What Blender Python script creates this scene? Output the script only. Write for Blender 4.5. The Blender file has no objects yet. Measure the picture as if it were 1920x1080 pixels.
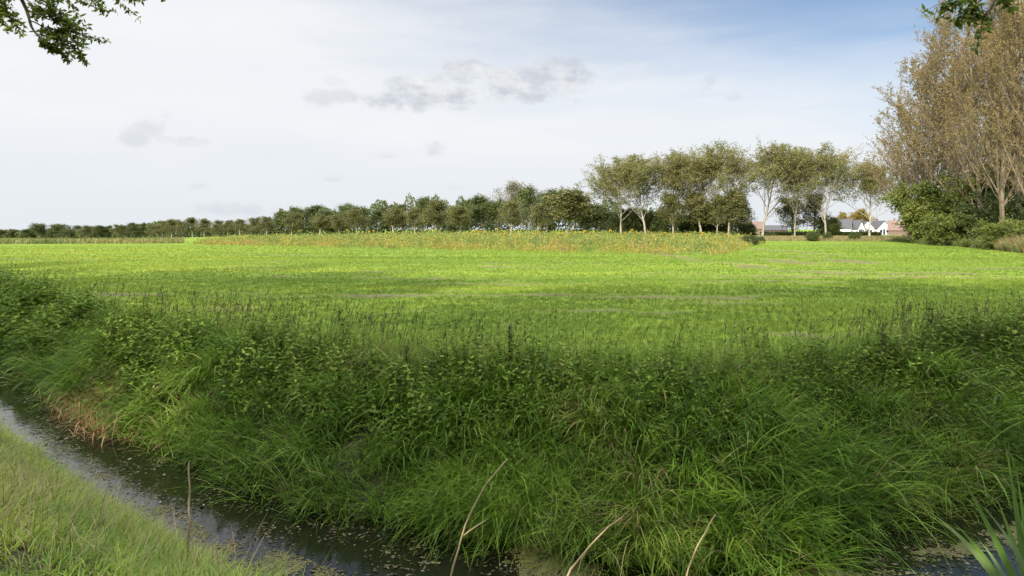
import bpy, math, random
import numpy as np
from mathutils import Vector, Quaternion

# ------------------------------------------------------------------ camera, sky, sun, exposure
S = bpy.context.scene
C = S.collection
F = 1251.0            # focal length in photo pixels (1920 wide)
HZ = 430.0            # horizon row in the photo
CAM_Z = 2.0
cam_d = bpy.data.cameras.new('camera')
cam = bpy.data.objects.new('camera', cam_d); C.objects.link(cam)
cam.location = (0, 0, CAM_Z)
cam.rotation_euler = (math.radians(90), 0, 0)
cam_d.sensor_width = 36
cam_d.lens = F * 36 / 1920
cam_d.shift_y = -(540 - HZ) / 1920
cam_d.clip_start = 0.05
cam_d.clip_end = 9000
S.camera = cam

SUN_EL, SUN_AZ = 27.0, 208.0          # azimuth clockwise from +Y: behind the camera, to the left
EXPOSURE = 1.1
SUN_STRENGTH = 4.0
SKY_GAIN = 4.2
S.view_settings.view_transform = 'Standard'
S.view_settings.look = 'None'
S.view_settings.gamma = 1
S.view_settings.exposure = EXPOSURE
S.render.engine = 'CYCLES'
S.cycles.max_bounces = 8
S.cycles.transparent_max_bounces = 8
S.cycles.diffuse_bounces = 4
S.cycles.use_denoising = True
S.cycles.denoiser = 'OPENIMAGEDENOISE'
S.cycles.denoising_input_passes = 'RGB_ALBEDO_NORMAL'
S.cycles.denoising_prefilter = 'ACCURATE'
S.cycles.sample_clamp_indirect = 6

to_sun = Vector((math.sin(math.radians(SUN_AZ)) * math.cos(math.radians(SUN_EL)),
                 math.cos(math.radians(SUN_AZ)) * math.cos(math.radians(SUN_EL)),
                 math.sin(math.radians(SUN_EL))))
sd = bpy.data.lights.new('sun', 'SUN')
sd.energy = SUN_STRENGTH
sd.angle = math.radians(0.5)
sd.color = (1.0, 0.93, 0.80)
so = bpy.data.objects.new('sun', sd); C.objects.link(so)
so.rotation_euler = to_sun.to_track_quat('Z', 'Y').to_euler()
so.location = (-20, -30, 40)

def build_world():
    w = bpy.data.worlds.new('World'); S.world = w
    w.use_nodes = True
    nt = w.node_tree; N = nt.nodes; L = nt.links
    for n in list(N): N.remove(n)
    out = N.new('ShaderNodeOutputWorld')
    bg = N.new('ShaderNodeBackground'); bg.inputs[1].default_value = 0.1
    L.new(bg.outputs[0], out.inputs[0])
    sky = N.new('ShaderNodeTexSky'); sky.sky_type = 'NISHITA'; sky.sun_disc = False
    sky.sun_elevation = math.radians(SUN_EL); sky.sun_rotation = math.radians(SUN_AZ)
    sky.air_density = 1.0; sky.dust_density = 0.6; sky.ozone_density = 1.5
    tc = N.new('ShaderNodeTexCoord')
    sep = N.new('ShaderNodeSeparateXYZ'); L.new(tc.outputs['Generated'], sep.inputs[0])
    def M(op, a, b=None, c=None, clamp=False):
        n = N.new('ShaderNodeMath'); n.operation = op; n.use_clamp = clamp
        for i, v in enumerate((a, b, c)):
            if v is None: continue
            if isinstance(v, (int, float)): n.inputs[i].default_value = v
            else: L.new(v, n.inputs[i])
        return n.outputs[0]
    def sstep(v, lo, hi):
        n = N.new('ShaderNodeMapRange'); n.interpolation_type = 'SMOOTHSTEP'
        L.new(v, n.inputs[0]); n.inputs[1].default_value = lo; n.inputs[2].default_value = hi
        return n.outputs[0]
    def mix(f, a, b):
        n = N.new('ShaderNodeMix'); n.data_type = 'RGBA'; n.clamp_factor = True
        if isinstance(f, (int, float)): n.inputs['Factor'].default_value = f
        else: L.new(f, n.inputs['Factor'])
        for k, v in ((6, a), (7, b)):
            if isinstance(v, tuple): n.inputs[k].default_value = v + (1,)
            else: L.new(v, n.inputs[k])
        return n.outputs[2]
    deg = 180 / math.pi
    az = M('MULTIPLY', M('ARCTAN2', sep.outputs[0], sep.outputs[1]), deg)
    el = M('MULTIPLY', M('ARCSINE', sep.outputs[2]), deg)
    comb = N.new('ShaderNodeCombineXYZ'); L.new(az, comb.inputs[0]); L.new(el, comb.inputs[1])
    def noise(sx, sy, detail, rough, off=0.0, rot=0.0):
        mp = N.new('ShaderNodeMapping'); L.new(comb.outputs[0], mp.inputs[0])
        mp.inputs['Scale'].default_value = (sx, sy, 1); mp.inputs['Location'].default_value = (off, off * .7, off)
        mp.inputs['Rotation'].default_value = (0, 0, rot)
        n = N.new('ShaderNodeTexNoise'); n.inputs['Scale'].default_value = 1
        n.inputs['Detail'].default_value = detail; n.inputs['Roughness'].default_value = rough
        L.new(mp.outputs[0], n.inputs['Vector'])
        return n.outputs[0]
    k = 1.0 / 0.1 / (2 ** EXPOSURE)             # radiance scale of the bright cloud veil
    # blue opening towards the upper right, veiled by streaked cirrus
    streak = noise(.045, .30, 7, .58, 3.1, -.12)
    broad = noise(.02, .07, 4, .5, 9.4, -.2)
    g = M('ADD', el, M('MULTIPLY', az, .27))
    g = M('ADD', g, M('MULTIPLY', M('SUBTRACT', streak, .5), 11))
    g = M('ADD', g, M('MULTIPLY', M('SUBTRACT', broad, .5), 12))
    blue = M('MULTIPLY', sstep(g, 9.0, 26.0), sstep(el, 58.0, 32.0))
    veil_lo = (0.83 * k, 0.865 * k, 0.905 * k); veil_hi = (0.93 * k, 0.945 * k, 0.965 * k)
    vf = M('ADD', M('MULTIPLY', noise(.05, .22, 6, .55, 17.0, -.1), 1.7), -.30, clamp=True)
    # veil boosted out of view, overhead and behind the camera, to lift the shade
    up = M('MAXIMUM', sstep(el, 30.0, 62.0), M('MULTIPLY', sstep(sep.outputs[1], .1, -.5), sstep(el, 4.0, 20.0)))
    # thicker and greyer veil close to the horizon
    low = sstep(el, 9.0, 0.5)
    veil = mix(M('MULTIPLY', low, .75), mix(vf, veil_lo, veil_hi), (0.77 * k, 0.82 * k, 0.865 * k))
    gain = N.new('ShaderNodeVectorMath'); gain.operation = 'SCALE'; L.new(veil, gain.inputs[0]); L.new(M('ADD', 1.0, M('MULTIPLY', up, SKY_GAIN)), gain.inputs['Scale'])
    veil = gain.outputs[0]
    tint = N.new('ShaderNodeMix'); tint.data_type = 'RGBA'; tint.blend_type = 'MULTIPLY'; tint.inputs['Factor'].default_value = 1
    L.new(sky.outputs[0], tint.inputs[6]); tint.inputs[7].default_value = (.49, .515, .55, 1)
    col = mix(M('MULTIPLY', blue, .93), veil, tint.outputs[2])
    # separate small cumulus, each at its own bearing
    puff = noise(.40, .62, 9, .66, 5.2)
    soft = noise(.22, .45, 4, .5, 8.3)
    soft2 = noise(.22, .45, 4, .5, 8.2)
    edge = M('ADD', M('MULTIPLY', M('SUBTRACT', puff, .5), 5.0), M('MULTIPLY', M('SUBTRACT', soft, .5), 1.0))
    body = M('ADD', M('MULTIPLY', M('SUBTRACT', soft2, soft), 5.0), M('MULTIPLY', M('SUBTRACT', puff, .5), -.9))
    sdeg = math.degrees(1 / F)
    def cloud(col, lobes, dens, white, y_base, y_top):
        """a bank of lobes (bearing, height and size in photo pixels), lit on top and grey below"""
        m = None
        for px, py, rx, ry in lobes:
            a0 = math.degrees(math.atan((px - 960) / F)); e0 = math.degrees(math.atan((HZ - py) / math.hypot(px - 960, F)))
            dx = M('MULTIPLY', M('SUBTRACT', az, a0), 1 / (rx * sdeg)); dy = M('MULTIPLY', M('SUBTRACT', el, e0), 1 / (ry * sdeg))
            v = M('SUBTRACT', 1.0, M('ADD', M('MULTIPLY', dx, dx), M('MULTIPLY', dy, dy)))
            m = v if m is None else M('SMOOTH_MAX', m, v, .5)
        mask = M('MULTIPLY', sstep(M('ADD', m, edge), -.15, 1.5), dens)
        eb = math.degrees(math.atan((HZ - y_base) / F)); et = math.degrees(math.atan((HZ - y_top) / F))
        h = N.new('ShaderNodeMapRange'); L.new(el, h.inputs[0]); h.inputs[1].default_value = eb; h.inputs[2].default_value = et; h.clamp = False
        sh = M('ADD', M('ADD', M('MULTIPLY', h.outputs[0], .62), body), white - .12, clamp=True)
        c = mix(sh, (.60 * k, .635 * k, .695 * k), (.93 * k, .915 * k, .895 * k))
        return mix(mask, col, c)
    for lobes, dens, white, yb, yt in (
            ([(950, 156, 62, 34), (1010, 142, 66, 44), (1062, 152, 48, 40), (1000, 170, 78, 24)], .85, .10, 195, 95),
            ([(735, 190, 58, 24), (790, 176, 72, 34), (838, 154, 66, 44), (872, 126, 44, 34), (855, 184, 72, 26)], .95, .16, 205, 105),
            ([(600, 185, 30, 18), (645, 180, 34, 14), (625, 150, 24, 12)], .42, .15, 200, 140),
            ([(252, 258, 26, 16), (285, 240, 24, 18), (314, 214, 16, 9), (345, 262, 44, 11)], .40, .15, 280, 200),
            ([(815, 282, 26, 16)], .55, .10, 300, 262), ([(851, 351, 24, 9)], .55, .10, 362, 338), ([(722, 291, 30, 7)], .45, .1, 300, 280),
            ([(1318, 168, 24, 8), (1335, 148, 18, 13)], .38, .1, 185, 130), ([(1374, 181, 20, 10)], .3, .1, 195, 165), ([(1185, 140, 36, 26)], .22, .3, 170, 110),
            ([(440, 392, 62, 14)], .40, .1, 410, 370), ([(630, 335, 22, 6)], .4, .1, 345, 325), ([(370, 350, 24, 7)], .4, .1, 360, 340)):
        col = cloud(col, lobes, dens, white, yb, yt)
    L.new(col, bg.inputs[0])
build_world()

# ------------------------------------------------------------------ helpers
RNG = np.random.default_rng(7)
def pt(px, py, D):
    return np.array(((px - 960) / F * D, D, CAM_Z - (py - HZ) / F * D))

def vnoise(x, y, seed=0):
    x = np.asarray(x, float); y = np.asarray(y, float)
    xi = np.floor(x).astype(np.int64); yi = np.floor(y).astype(np.int64)
    fx = x - xi; fy = y - yi
    fx = fx * fx * (3 - 2 * fx); fy = fy * fy * (3 - 2 * fy)
    def h(a, b):
        n = (a * 374761393 + b * 668265263 + seed * 1442695041) & 0x7fffffff
        n = ((n ^ (n >> 13)) * 1274126177) & 0x7fffffff
        n = n ^ (n >> 16)
        return (n & 0xffff) / 65535.0
    return ((h(xi, yi) * (1 - fx) + h(xi + 1, yi) * fx) * (1 - fy)
            + (h(xi, yi + 1) * (1 - fx) + h(xi + 1, yi + 1) * fx) * fy)
def fbm(x, y, seed=0, o=4):
    s = 0; a = .5; t = 0
    for i in range(o):
        s = s + a * vnoise(x, y, seed + i * 17); t += a; a *= .5; x = x * 2.03 + 5.1; y = y * 2.03 + 1.7
    return s / t
def sm(x, lo, hi):
    t = np.clip((x - lo) / (hi - lo), 0, 1); return t * t * (3 - 2 * t)

# plan of the ditch: water edges and bank tops as functions of X
ZW = -1.4
_far = np.array([(-60, 58), (-30, 31.5), (-19, 21.9), (-11.9, 15.9), (-9.8, 14.2), (-7.65, 12.0), (-6, 10.72), (-4, 9.2), (-2.67, 8.1),
                 (-1.9, 7.65), (-.95, 7.4), (.1, 7.15), (.9, 6.70), (1.6, 6.45), (2.4, 6.5), (3.0, 6.9), (3.6, 7.35), (5.07, 8.0), (6.3, 8.7), (7, 9.1), (14, 13.4), (40, 29), (60, 41)])
_near = np.array([(-60, 54), (-30, 28.3), (-19, 19.4), (-9.46, 11.95), (-6.96, 9.85), (-5.27, 8.45), (-3.92, 7.4), (-2.8, 6.5), (-2.25, 5.95),
                  (.5, 4.6), (3, 4.6), (6, 5.5), (14, 9.8), (40, 25), (60, 37)])
_ftop = np.array([(-60, 62), (-30, 34.6), (-19, 24.3), (-13, 18.4), (-8, 13.9), (-4.1, 11.6), (-1.25, 10.1), (0, 9.75), (1.8, 9.6), (4.2, 9.8), (5.9, 10.3), (8.3, 11.6), (14, 15.3), (40, 31), (60, 43)])
_ntop = np.array([(-60, 50), (-30, 24.9), (-19, 16.2), (-9.5, 8.7), (-5.3, 5.4), (-2.5, 3.7), (1, 2.3), (4, 2.4), (8, 4.0), (14, 7), (40, 21), (60, 33)])
def _sm_interp(tab):
    xs = np.linspace(-60, 60, 961); ys = np.interp(xs, tab[:, 0], tab[:, 1])
    k = np.hanning(13); k /= k.sum()
    yp = np.pad(ys, 6, mode='reflect', reflect_type='odd')
    ys = np.convolve(yp, k, 'valid')
    return lambda X: np.interp(X, xs, ys)
Yf, Yn, Yt, Yb = map(_sm_interp, (_far, _near, _ftop, _ntop))

def H(X, Y):
    X = np.asarray(X, float); Y = np.asarray(Y, float)
    j = (fbm(X * .8, Y * .8, 3) - .5) * .35
    yf = Yf(X) + j; yn = Yn(X) + j * .6; yt = Yt(X); yb = Yb(X)
    far = ZW + (0 - ZW) * np.clip((Y - yf) / np.maximum(yt - yf, .2), 0, 1) ** .85
    near = ZW + (.15 - ZW) * np.clip((yn - Y) / np.maximum(yn - yb, .2), 0, 1) ** .9
    mid = ZW - .25
    z = np.where(Y >= yf, far, np.where(Y <= yn, near, mid))
    z = z + (fbm(X * 1.3, Y * 1.3, 11) - .5) * .10 * (np.abs(Y) < 60)
    R = np.hypot(X, Y)
    ang = np.clip(-X / np.maximum(Y, 1.0), 0, 3)
    z = z - 7.5 * sm(R, 60, 760) * sm(ang, .12, .72) * (Y > 0)
    return z

SOIL = [(-.5, 35.7, 2.6, .8), (1.0, 35.2, 1.6, .5), (.2, 24.4, 3.4, .42), (-3.5, 27.2, 3.5, .4), (3.5, 24.6, 3.0, .3), (0, 20.2, 4.4, .16), (4.5, 19.7, 2.5, .12),
        (12, 28.6, 3.2, .7), (17, 28.0, 3.5, .7), (13, 36, 1.0, 4.0), (17, 41, 1.2, 5), (21, 44, 1.3, 6), (14.5, 31, 2.5, 1.2), (19.5, 30, 3, .8),
        (-33, 44, 6, 1.0), (-12, 20.5, 2.0, .2), (9, 25.5, 3, .4), (-6, 31.5, 2.5, .4), (24, 34, 3, 1), (12, 50, .8, 9), (25, 62, 1, 12)]
def soil(X, Y):
    s = np.zeros_like(X, float)
    for x, y, a, b in SOIL:
        s = np.maximum(s, np.exp(-((X - x) / a) ** 2 - ((Y - y) / b) ** 2))
    n = fbm(X * .9, Y * 2.2, 5)
    base = np.clip((fbm(X * .16, Y * .55, 8) - .60) * 3.0, 0, .5)
    n2 = fbm(X * 2.2, Y * 6.0, 14, 3)
    v = s * (.55 + .9 * n2) + base * .8 + (n - .5) * 1.7 - .14
    on = (Y > Yt(X) + 1.0) * (Y < 110)
    return np.clip(v, 0, 1) * on

class Geo:
    def __init__(s): s.v = []; s.f = []; s.a = []; s.m = []; s.n = 0
    def add(s, V, Fq, var=None, mat=0):
        V = np.asarray(V, np.float32).reshape(-1, 3); Fq = np.asarray(Fq, np.int64).reshape(-1, 4)
        s.v.append(V); s.f.append(Fq + s.n); s.n += len(V)
        if var is None: var = np.full(len(V), .5)
        s.a.append(np.broadcast_to(np.asarray(var, np.float32), (len(V),)))
        s.m.append(np.full(len(Fq), mat, np.int32))
        return s
    def mesh(s, name, mats, smooth=False):
        me = bpy.data.meshes.new(name)
        V = np.concatenate(s.v); Fq = np.concatenate(s.f); A = np.concatenate(s.a); Mi = np.concatenate(s.m)
        me.vertices.add(len(V)); me.vertices.foreach_set('co', V.ravel())
        me.loops.add(len(Fq) * 4); me.loops.foreach_set('vertex_index', Fq.ravel().astype(np.int32))
        me.polygons.add(len(Fq))
        me.polygons.foreach_set('loop_start', (np.arange(len(Fq)) * 4).astype(np.int32))
        me.polygons.foreach_set('material_index', Mi)
        me.polygons.foreach_set('use_smooth', np.full(len(Fq), smooth))
        at = me.attributes.new('var', 'FLOAT', 'POINT'); at.data.foreach_set('value', np.ascontiguousarray(A, np.float32))
        for m in (mats if isinstance(mats, (list, tuple)) else [mats]): me.materials.append(m)
        me.update(); me.validate()
        return me
    def obj(s, name, mats, parent=None, smooth=False):
        o = bpy.data.objects.new(name, s.mesh(name, mats, smooth)); C.objects.link(o)
        if parent: o.parent = parent
        return o

def tag(o, label=None, cat=None, group=None, kind=None):
    if label: o['label'] = label
    if cat: o['category'] = cat
    if group: o['group'] = group
    if kind: o['kind'] = kind
    return o
def thing(name, label, cat, loc=(0, 0, 0), rz=0, group=None):
    o = bpy.data.objects.new(name, None); C.objects.link(o)
    o.empty_display_size = .3
    o.location = [float(q) for q in loc]; o.rotation_euler = (0, 0, rz)
    return tag(o, label, cat, group)
def put(proto, name, label, cat, loc, rz, scale, group=None):
    """a thing at loc built of the prototype's part meshes"""
    t = thing(name, label, cat, loc, rz, group)
    t.scale = scale
    for pn, me, lab in proto:
        c = bpy.data.objects.new(pn, me); C.objects.link(c); c.parent = t
        if lab: c['label'] = lab
    return t

def nrm(v): return v / np.maximum(np.linalg.norm(v, axis=-1, keepdims=True), 1e-9)

def blades(base, az, L, W, lean, bend, nseg=4, var=None, twist=0.5, rng=RNG, tipw=.12):
    base = np.asarray(base, float); n = len(base)
    h = np.stack([np.sin(az), np.cos(az), np.zeros(n)], 1)
    sa = az + np.pi / 2 + rng.uniform(-twist, twist, n)
    side = np.stack([np.sin(sa), np.cos(sa), np.zeros(n)], 1)
    pts = [base]; p = base
    for i in range(nseg):
        th = lean + bend * (i + .5) / nseg
        d = h * np.sin(th)[:, None]; d[:, 2] = np.cos(th)
        p = p + d * (L / nseg)[:, None]; pts.append(p)
    P = np.stack(pts, 1)                                  # n, nseg+1, 3
    t = np.linspace(0, 1, nseg + 1)
    w = np.minimum(1, .55 + 1.6 * t) * np.maximum(1 - t ** 1.8, tipw)
    off = side[:, None, :] * (W[:, None] * w[None] * .5)[:, :, None]
    V = np.stack([P - off, P + off], 2).reshape(n, -1, 3)
    k = (nseg + 1) * 2
    f = np.array([[2 * i, 2 * i + 1, 2 * i + 3, 2 * i + 2] for i in range(nseg)])
    Fq = (np.arange(n) * k)[:, None, None] + f[None]
    if var is None: var = rng.random(n)
    return V.reshape(-1, 3), Fq.reshape(-1, 4), np.repeat(var, k)

def leafq(c, d, L, W, var=None, rng=RNG, fold=.0, nor=None):
    """pointed leaves as kite quads from c along d"""
    n = len(c); d = nrm(d)
    if nor is None: nor = rng.normal(size=(n, 3))
    s = nrm(np.cross(d, nor)); up = np.cross(s, d)
    L = np.broadcast_to(np.asarray(L, float), (n,))[:, None]; W = np.broadcast_to(np.asarray(W, float), (n,))[:, None]
    V = np.stack([c, c + d * L * .42 + s * W * .5 + up * fold * L, c + d * L, c + d * L * .42 - s * W * .5 + up * fold * L], 1)
    Fq = (np.arange(n) * 4)[:, None] + np.arange(4)[None]
    if var is None: var = rng.random(n)
    return V.reshape(-1, 3), Fq, np.repeat(var, 4)

def tubes(P, R, k=5, var=None):
    P = np.asarray(P, float); B, n, _ = P.shape
    T = np.empty_like(P); T[:, 1:-1] = P[:, 2:] - P[:, :-2]; T[:, 0] = P[:, 1] - P[:, 0]; T[:, -1] = P[:, -1] - P[:, -2]
    T = nrm(T)
    ax = nrm(P[:, -1] - P[:, 0])
    ref = np.where(np.abs(ax[:, 2:3]) > .9, np.array([[1., 0, 0]]), np.array([[0, 0, 1.]]))
    u = nrm(np.cross(np.broadcast_to(ref[:, None], T.shape), T)); v = np.cross(T, u)
    a = np.arange(k) * 2 * np.pi / k
    V = P[:, :, None] + R[:, :, None, None] * (u[:, :, None] * np.cos(a)[None, None, :, None] + v[:, :, None] * np.sin(a)[None, None, :, None])
    i = np.arange(n - 1)[:, None]; j = np.arange(k)[None]; j2 = (j + 1) % k
    f = np.stack([i * k + j, i * k + j2, (i + 1) * k + j2, (i + 1) * k + j], -1).reshape(-1, 4)
    Fq = (np.arange(B) * n * k)[:, None, None] + f[None]
    vv = np.repeat(RNG.random(B) if var is None else np.broadcast_to(var, (B,)), n * k)
    return V.reshape(-1, 3), Fq.reshape(-1, 4), vv

def path(rng, start, d, L, n, up=0.0, wig=0.1):
    """growing branch axes: start,d (B,3), L (B,)"""
    B = len(start); p = start.copy(); d = nrm(d); out = [p]
    step = (L / (n - 1))[:, None]
    for i in range(n - 1):
        d = nrm(d + np.array([0, 0, 1.]) * up + rng.normal(size=(B, 3)) * wig)
        p = p + d * step; out.append(p)
    return np.stack(out, 1)

def grow(rng, P, R, per, t0, t1, a0, a1, Lf, n, up, wig, rf=.55, tip=.25, rmin=.004):
    B, m, _ = P.shape
    idx = np.repeat(np.arange(B), per); N = len(idx)
    t = t0 + (t1 - t0) * ((np.tile(np.arange(per), B) + rng.random(N)) / per)
    x = t * (m - 1); i = np.minimum(x.astype(int), m - 2); f = (x - i)[:, None]
    pos = P[idx, i] * (1 - f) + P[idx, i + 1] * f
    tan = nrm(P[idx, i + 1] - P[idx, i]); r0 = R[idx, i] * (1 - f[:, 0]) + R[idx, i + 1] * f[:, 0]
    phi = np.tile(np.arange(per) * 2.39996, B) + rng.uniform(0, 6.28, B)[idx] + rng.normal(size=N) * .4
    ref = np.where(np.abs(tan[:, 2:3]) > .9, np.array([[1., 0, 0]]), np.array([[0, 0, 1.]]))
    u = nrm(np.cross(ref, tan)); v = np.cross(tan, u)
    rad = u * np.cos(phi)[:, None] + v * np.sin(phi)[:, None]
    a = np.radians(rng.uniform(a0, a1, N))[:, None]
    d = tan * np.cos(a) + rad * np.sin(a)
    plen = np.linalg.norm(P[:, -1] - P[:, 0], axis=1)[idx]
    L = Lf(t, plen) * rng.uniform(.75, 1.25, N)
    Q = path(rng, pos, d, L, n, up, wig)
    r = np.maximum(r0 * rf, rmin)
    RR = np.maximum(r[:, None] * np.linspace(1, tip, n)[None], rmin * .6)
    return Q, RR

def along(rng, P, cnt, t0, t1, jit):
    B, m, _ = P.shape
    idx = np.repeat(np.arange(B), cnt); N = len(idx)
    t = rng.uniform(t0, t1, N); x = t * (m - 1); i = np.minimum(x.astype(int), m - 2); f = (x - i)[:, None]
    return P[idx, i] * (1 - f) + P[idx, i + 1] * f + rng.normal(size=(N, 3)) * jit

# ------------------------------------------------------------------ materials
def newmat(name):
    m = bpy.data.materials.new(name); m.use_nodes = True
    nt = m.node_tree
    for n in list(nt.nodes): nt.nodes.remove(n)
    o = nt.nodes.new('ShaderNodeOutputMaterial')
    return m, nt, o
def leafmat(name, cols, trans=.35, rough=.55, spec=.3):
    """colours spread over the per-leaf random attribute"""
    m, nt, o = newmat(name); N = nt.nodes; L = nt.links
    at = N.new('ShaderNodeAttribute'); at.attribute_name = 'var'
    cr = N.new('ShaderNodeValToRGB'); L.new(at.outputs['Fac'], cr.inputs[0])
    e = cr.color_ramp.elements
    while len(e) < len(cols): e.new(.5)
    for i, c in enumerate(cols):
        e[i].position = c[3] if len(c) > 3 else i / max(1, len(cols) - 1)
        e[i].color = tuple(c[:3]) + (1,)
    p = N.new('ShaderNodeBsdfPrincipled'); L.new(cr.outputs[0], p.inputs['Base Color'])
    p.inputs['Roughness'].default_value = rough; p.inputs['Specular IOR Level'].default_value = spec
    if trans > 0:
        tr = N.new('ShaderNodeBsdfTranslucent'); L.new(cr.outputs[0], tr.inputs[0])
        mx = N.new('ShaderNodeMixShader'); mx.inputs[0].default_value = trans
        L.new(p.outputs[0], mx.inputs[1]); L.new(tr.outputs[0], mx.inputs[2]); L.new(mx.outputs[0], o.inputs[0])
    else: L.new(p.outputs[0], o.inputs[0])
    return m
def barkmat(name, c1, c2, scale=6, rough=.9):
    m, nt, o = newmat(name); N = nt.nodes; L = nt.links
    tc = N.new('ShaderNodeTexCoord'); mp = N.new('ShaderNodeMapping'); mp.inputs['Scale'].default_value = (1, 1, .3)
    L.new(tc.outputs['Object'], mp.inputs[0])
    no = N.new('ShaderNodeTexNoise'); no.inputs['Scale'].default_value = scale; no.inputs['Detail'].default_value = 6
    L.new(mp.outputs[0], no.inputs['Vector'])
    cr = N.new('ShaderNodeValToRGB'); L.new(no.outputs[0], cr.inputs[0])
    cr.color_ramp.elements[0].position = .35; cr.color_ramp.elements[1].position = .68
    cr.color_ramp.elements[0].color = c1 + (1,); cr.color_ramp.elements[1].color = c2 + (1,)
    p = N.new('ShaderNodeBsdfPrincipled'); L.new(cr.outputs[0], p.inputs['Base Color']); p.inputs['Roughness'].default_value = rough
    b = N.new('ShaderNodeBump'); b.inputs['Strength'].default_value = .5; b.inputs['Distance'].default_value = .02
    L.new(no.outputs[0], b.inputs['Height']); L.new(b.outputs[0], p.inputs['Normal'])
    L.new(p.outputs[0], o.inputs[0])
    return m

def ground_mat():
    m, nt, o = newmat('ground'); N = nt.nodes; L = nt.links
    def noise(scale, detail, sx=1, sy=1, rough=.55):
        tc = N.new('ShaderNodeTexCoord'); mp = N.new('ShaderNodeMapping'); mp.inputs['Scale'].default_value = (sx, sy, 1)
        L.new(tc.outputs['Object'], mp.inputs[0])
        n = N.new('ShaderNodeTexNoise'); n.inputs['Scale'].default_value = scale; n.inputs['Detail'].default_value = detail
        n.inputs['Roughness'].default_value = rough
        L.new(mp.outputs[0], n.inputs['Vector']); return n.outputs[0]
    def ramp(v, stops):
        cr = N.new('ShaderNodeValToRGB'); L.new(v, cr.inputs[0]); e = cr.color_ramp.elements
        while len(e) < len(stops): e.new(.5)
        for i, (p_, c) in enumerate(stops): e[i].position = p_; e[i].color = c + (1,)
        return cr.outputs[0]
    def mix(f, a, b):
        n = N.new('ShaderNodeMix'); n.data_type = 'RGBA'; L.new(f, n.inputs['Factor']); L.new(a, n.inputs[6]); L.new(b, n.inputs[7]); return n.outputs[2]
    g = ramp(noise(.16, 8, .22, 1.3), [(.32, (.068, .115, .018)), (.50, (.125, .185, .022)), (.66, (.205, .240, .026))])
    fine = ramp(noise(3.5, 7, .16, 1.2), [(.36, (.04, .070, .010)), (.6, (.15, .22, .016))])
    mm = N.new('ShaderNodeMix'); mm.data_type = 'RGBA'; mm.inputs['Factor'].default_value = .42
    L.new(g, mm.inputs[6]); L.new(fine, mm.inputs[7]); g = mm.outputs[2]
    s = ramp(noise(1.6, 7), [(.3, (.07, .055, .03)), (.7, (.17, .135, .075))])
    at = N.new('ShaderNodeAttribute'); at.attribute_name = 'var'
    sm_ = N.new('ShaderNodeMapRange'); L.new(at.outputs['Fac'], sm_.inputs[0])
    ad = N.new('ShaderNodeMath'); ad.operation = 'MULTIPLY_ADD'; L.new(noise(2.2, 7, .5, 1.3, .7), ad.inputs[0]); ad.inputs[1].default_value = .9; ad.inputs[2].default_value = -.45
    a2 = N.new('ShaderNodeMath'); a2.operation = 'ADD'; L.new(at.outputs['Fac'], a2.inputs[0]); L.new(ad.outputs[0], a2.inputs[1])
    L.new(a2.outputs[0], sm_.inputs[0]); sm_.inputs[1].default_value = .12; sm_.inputs[2].default_value = .75; sm_.inputs[4].default_value = .85
    c = mix(sm_.outputs[0], g, s)
    bk = N.new('ShaderNodeAttribute'); bk.attribute_name = 'bank'
    soil_c = ramp(noise(3, 6), [(.3, (.018, .020, .010)), (.7, (.05, .045, .02))])
    c = mix(bk.outputs['Fac'], c, soil_c)
    p = N.new('ShaderNodeBsdfPrincipled'); L.new(c, p.inputs['Base Color']); p.inputs['Roughness'].default_value = .9
    p.inputs['Specular IOR Level'].default_value = .1
    b = N.new('ShaderNodeBump'); b.inputs['Strength'].default_value = .8; b.inputs['Distance'].default_value = .12
    L.new(noise(6, 5, .6, 1), b.inputs['Height']); L.new(b.outputs[0], p.inputs['Normal'])
    L.new(p.outputs[0], o.inputs[0])
    return m

# ------------------------------------------------------------------ ground and water
def axis(fine0, fine1, step, far, grow_=1.07):
    a = list(np.arange(fine0, fine1 + 1e-6, step))
    d = step; x = fine1
    while x < far: d *= grow_; x += d; a.append(x)
    d = step; x = fine0; lo = []
    while x > -far: d *= grow_ * 1.02; x -= d; lo.append(x)
    return np.array(lo[::-1] + a)
gx = axis(-22, 24, .16, 4500, 1.045); gy = axis(1.5, 38, .13, 5000, 1.045)
X, Y = np.meshgrid(gx, gy)
Z = H(X, Y)
sv = soil(X, Y)
ny, nx = X.shape
ii = np.arange(ny - 1)[:, None] * nx + np.arange(nx - 1)[None]
fq = np.stack([ii, ii + 1, ii + nx + 1, ii + nx], -1).reshape(-1, 4)
gme = Geo().add(np.stack([X, Y, Z], -1), fq, sv.ravel())
ground = gme.obj('ground', ground_mat(), smooth=True)
bank = sm(Yt(X) + .9 - Y, 0, .8) * (np.abs(X) < 60)
ba = ground.data.attributes.new('bank', 'FLOAT', 'POINT'); ba.data.foreach_set('value', bank.ravel().astype(np.float32))
tag(ground, 'flat green field of young crop with bare soil streaks beyond the ditch', kind='structure')

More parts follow.
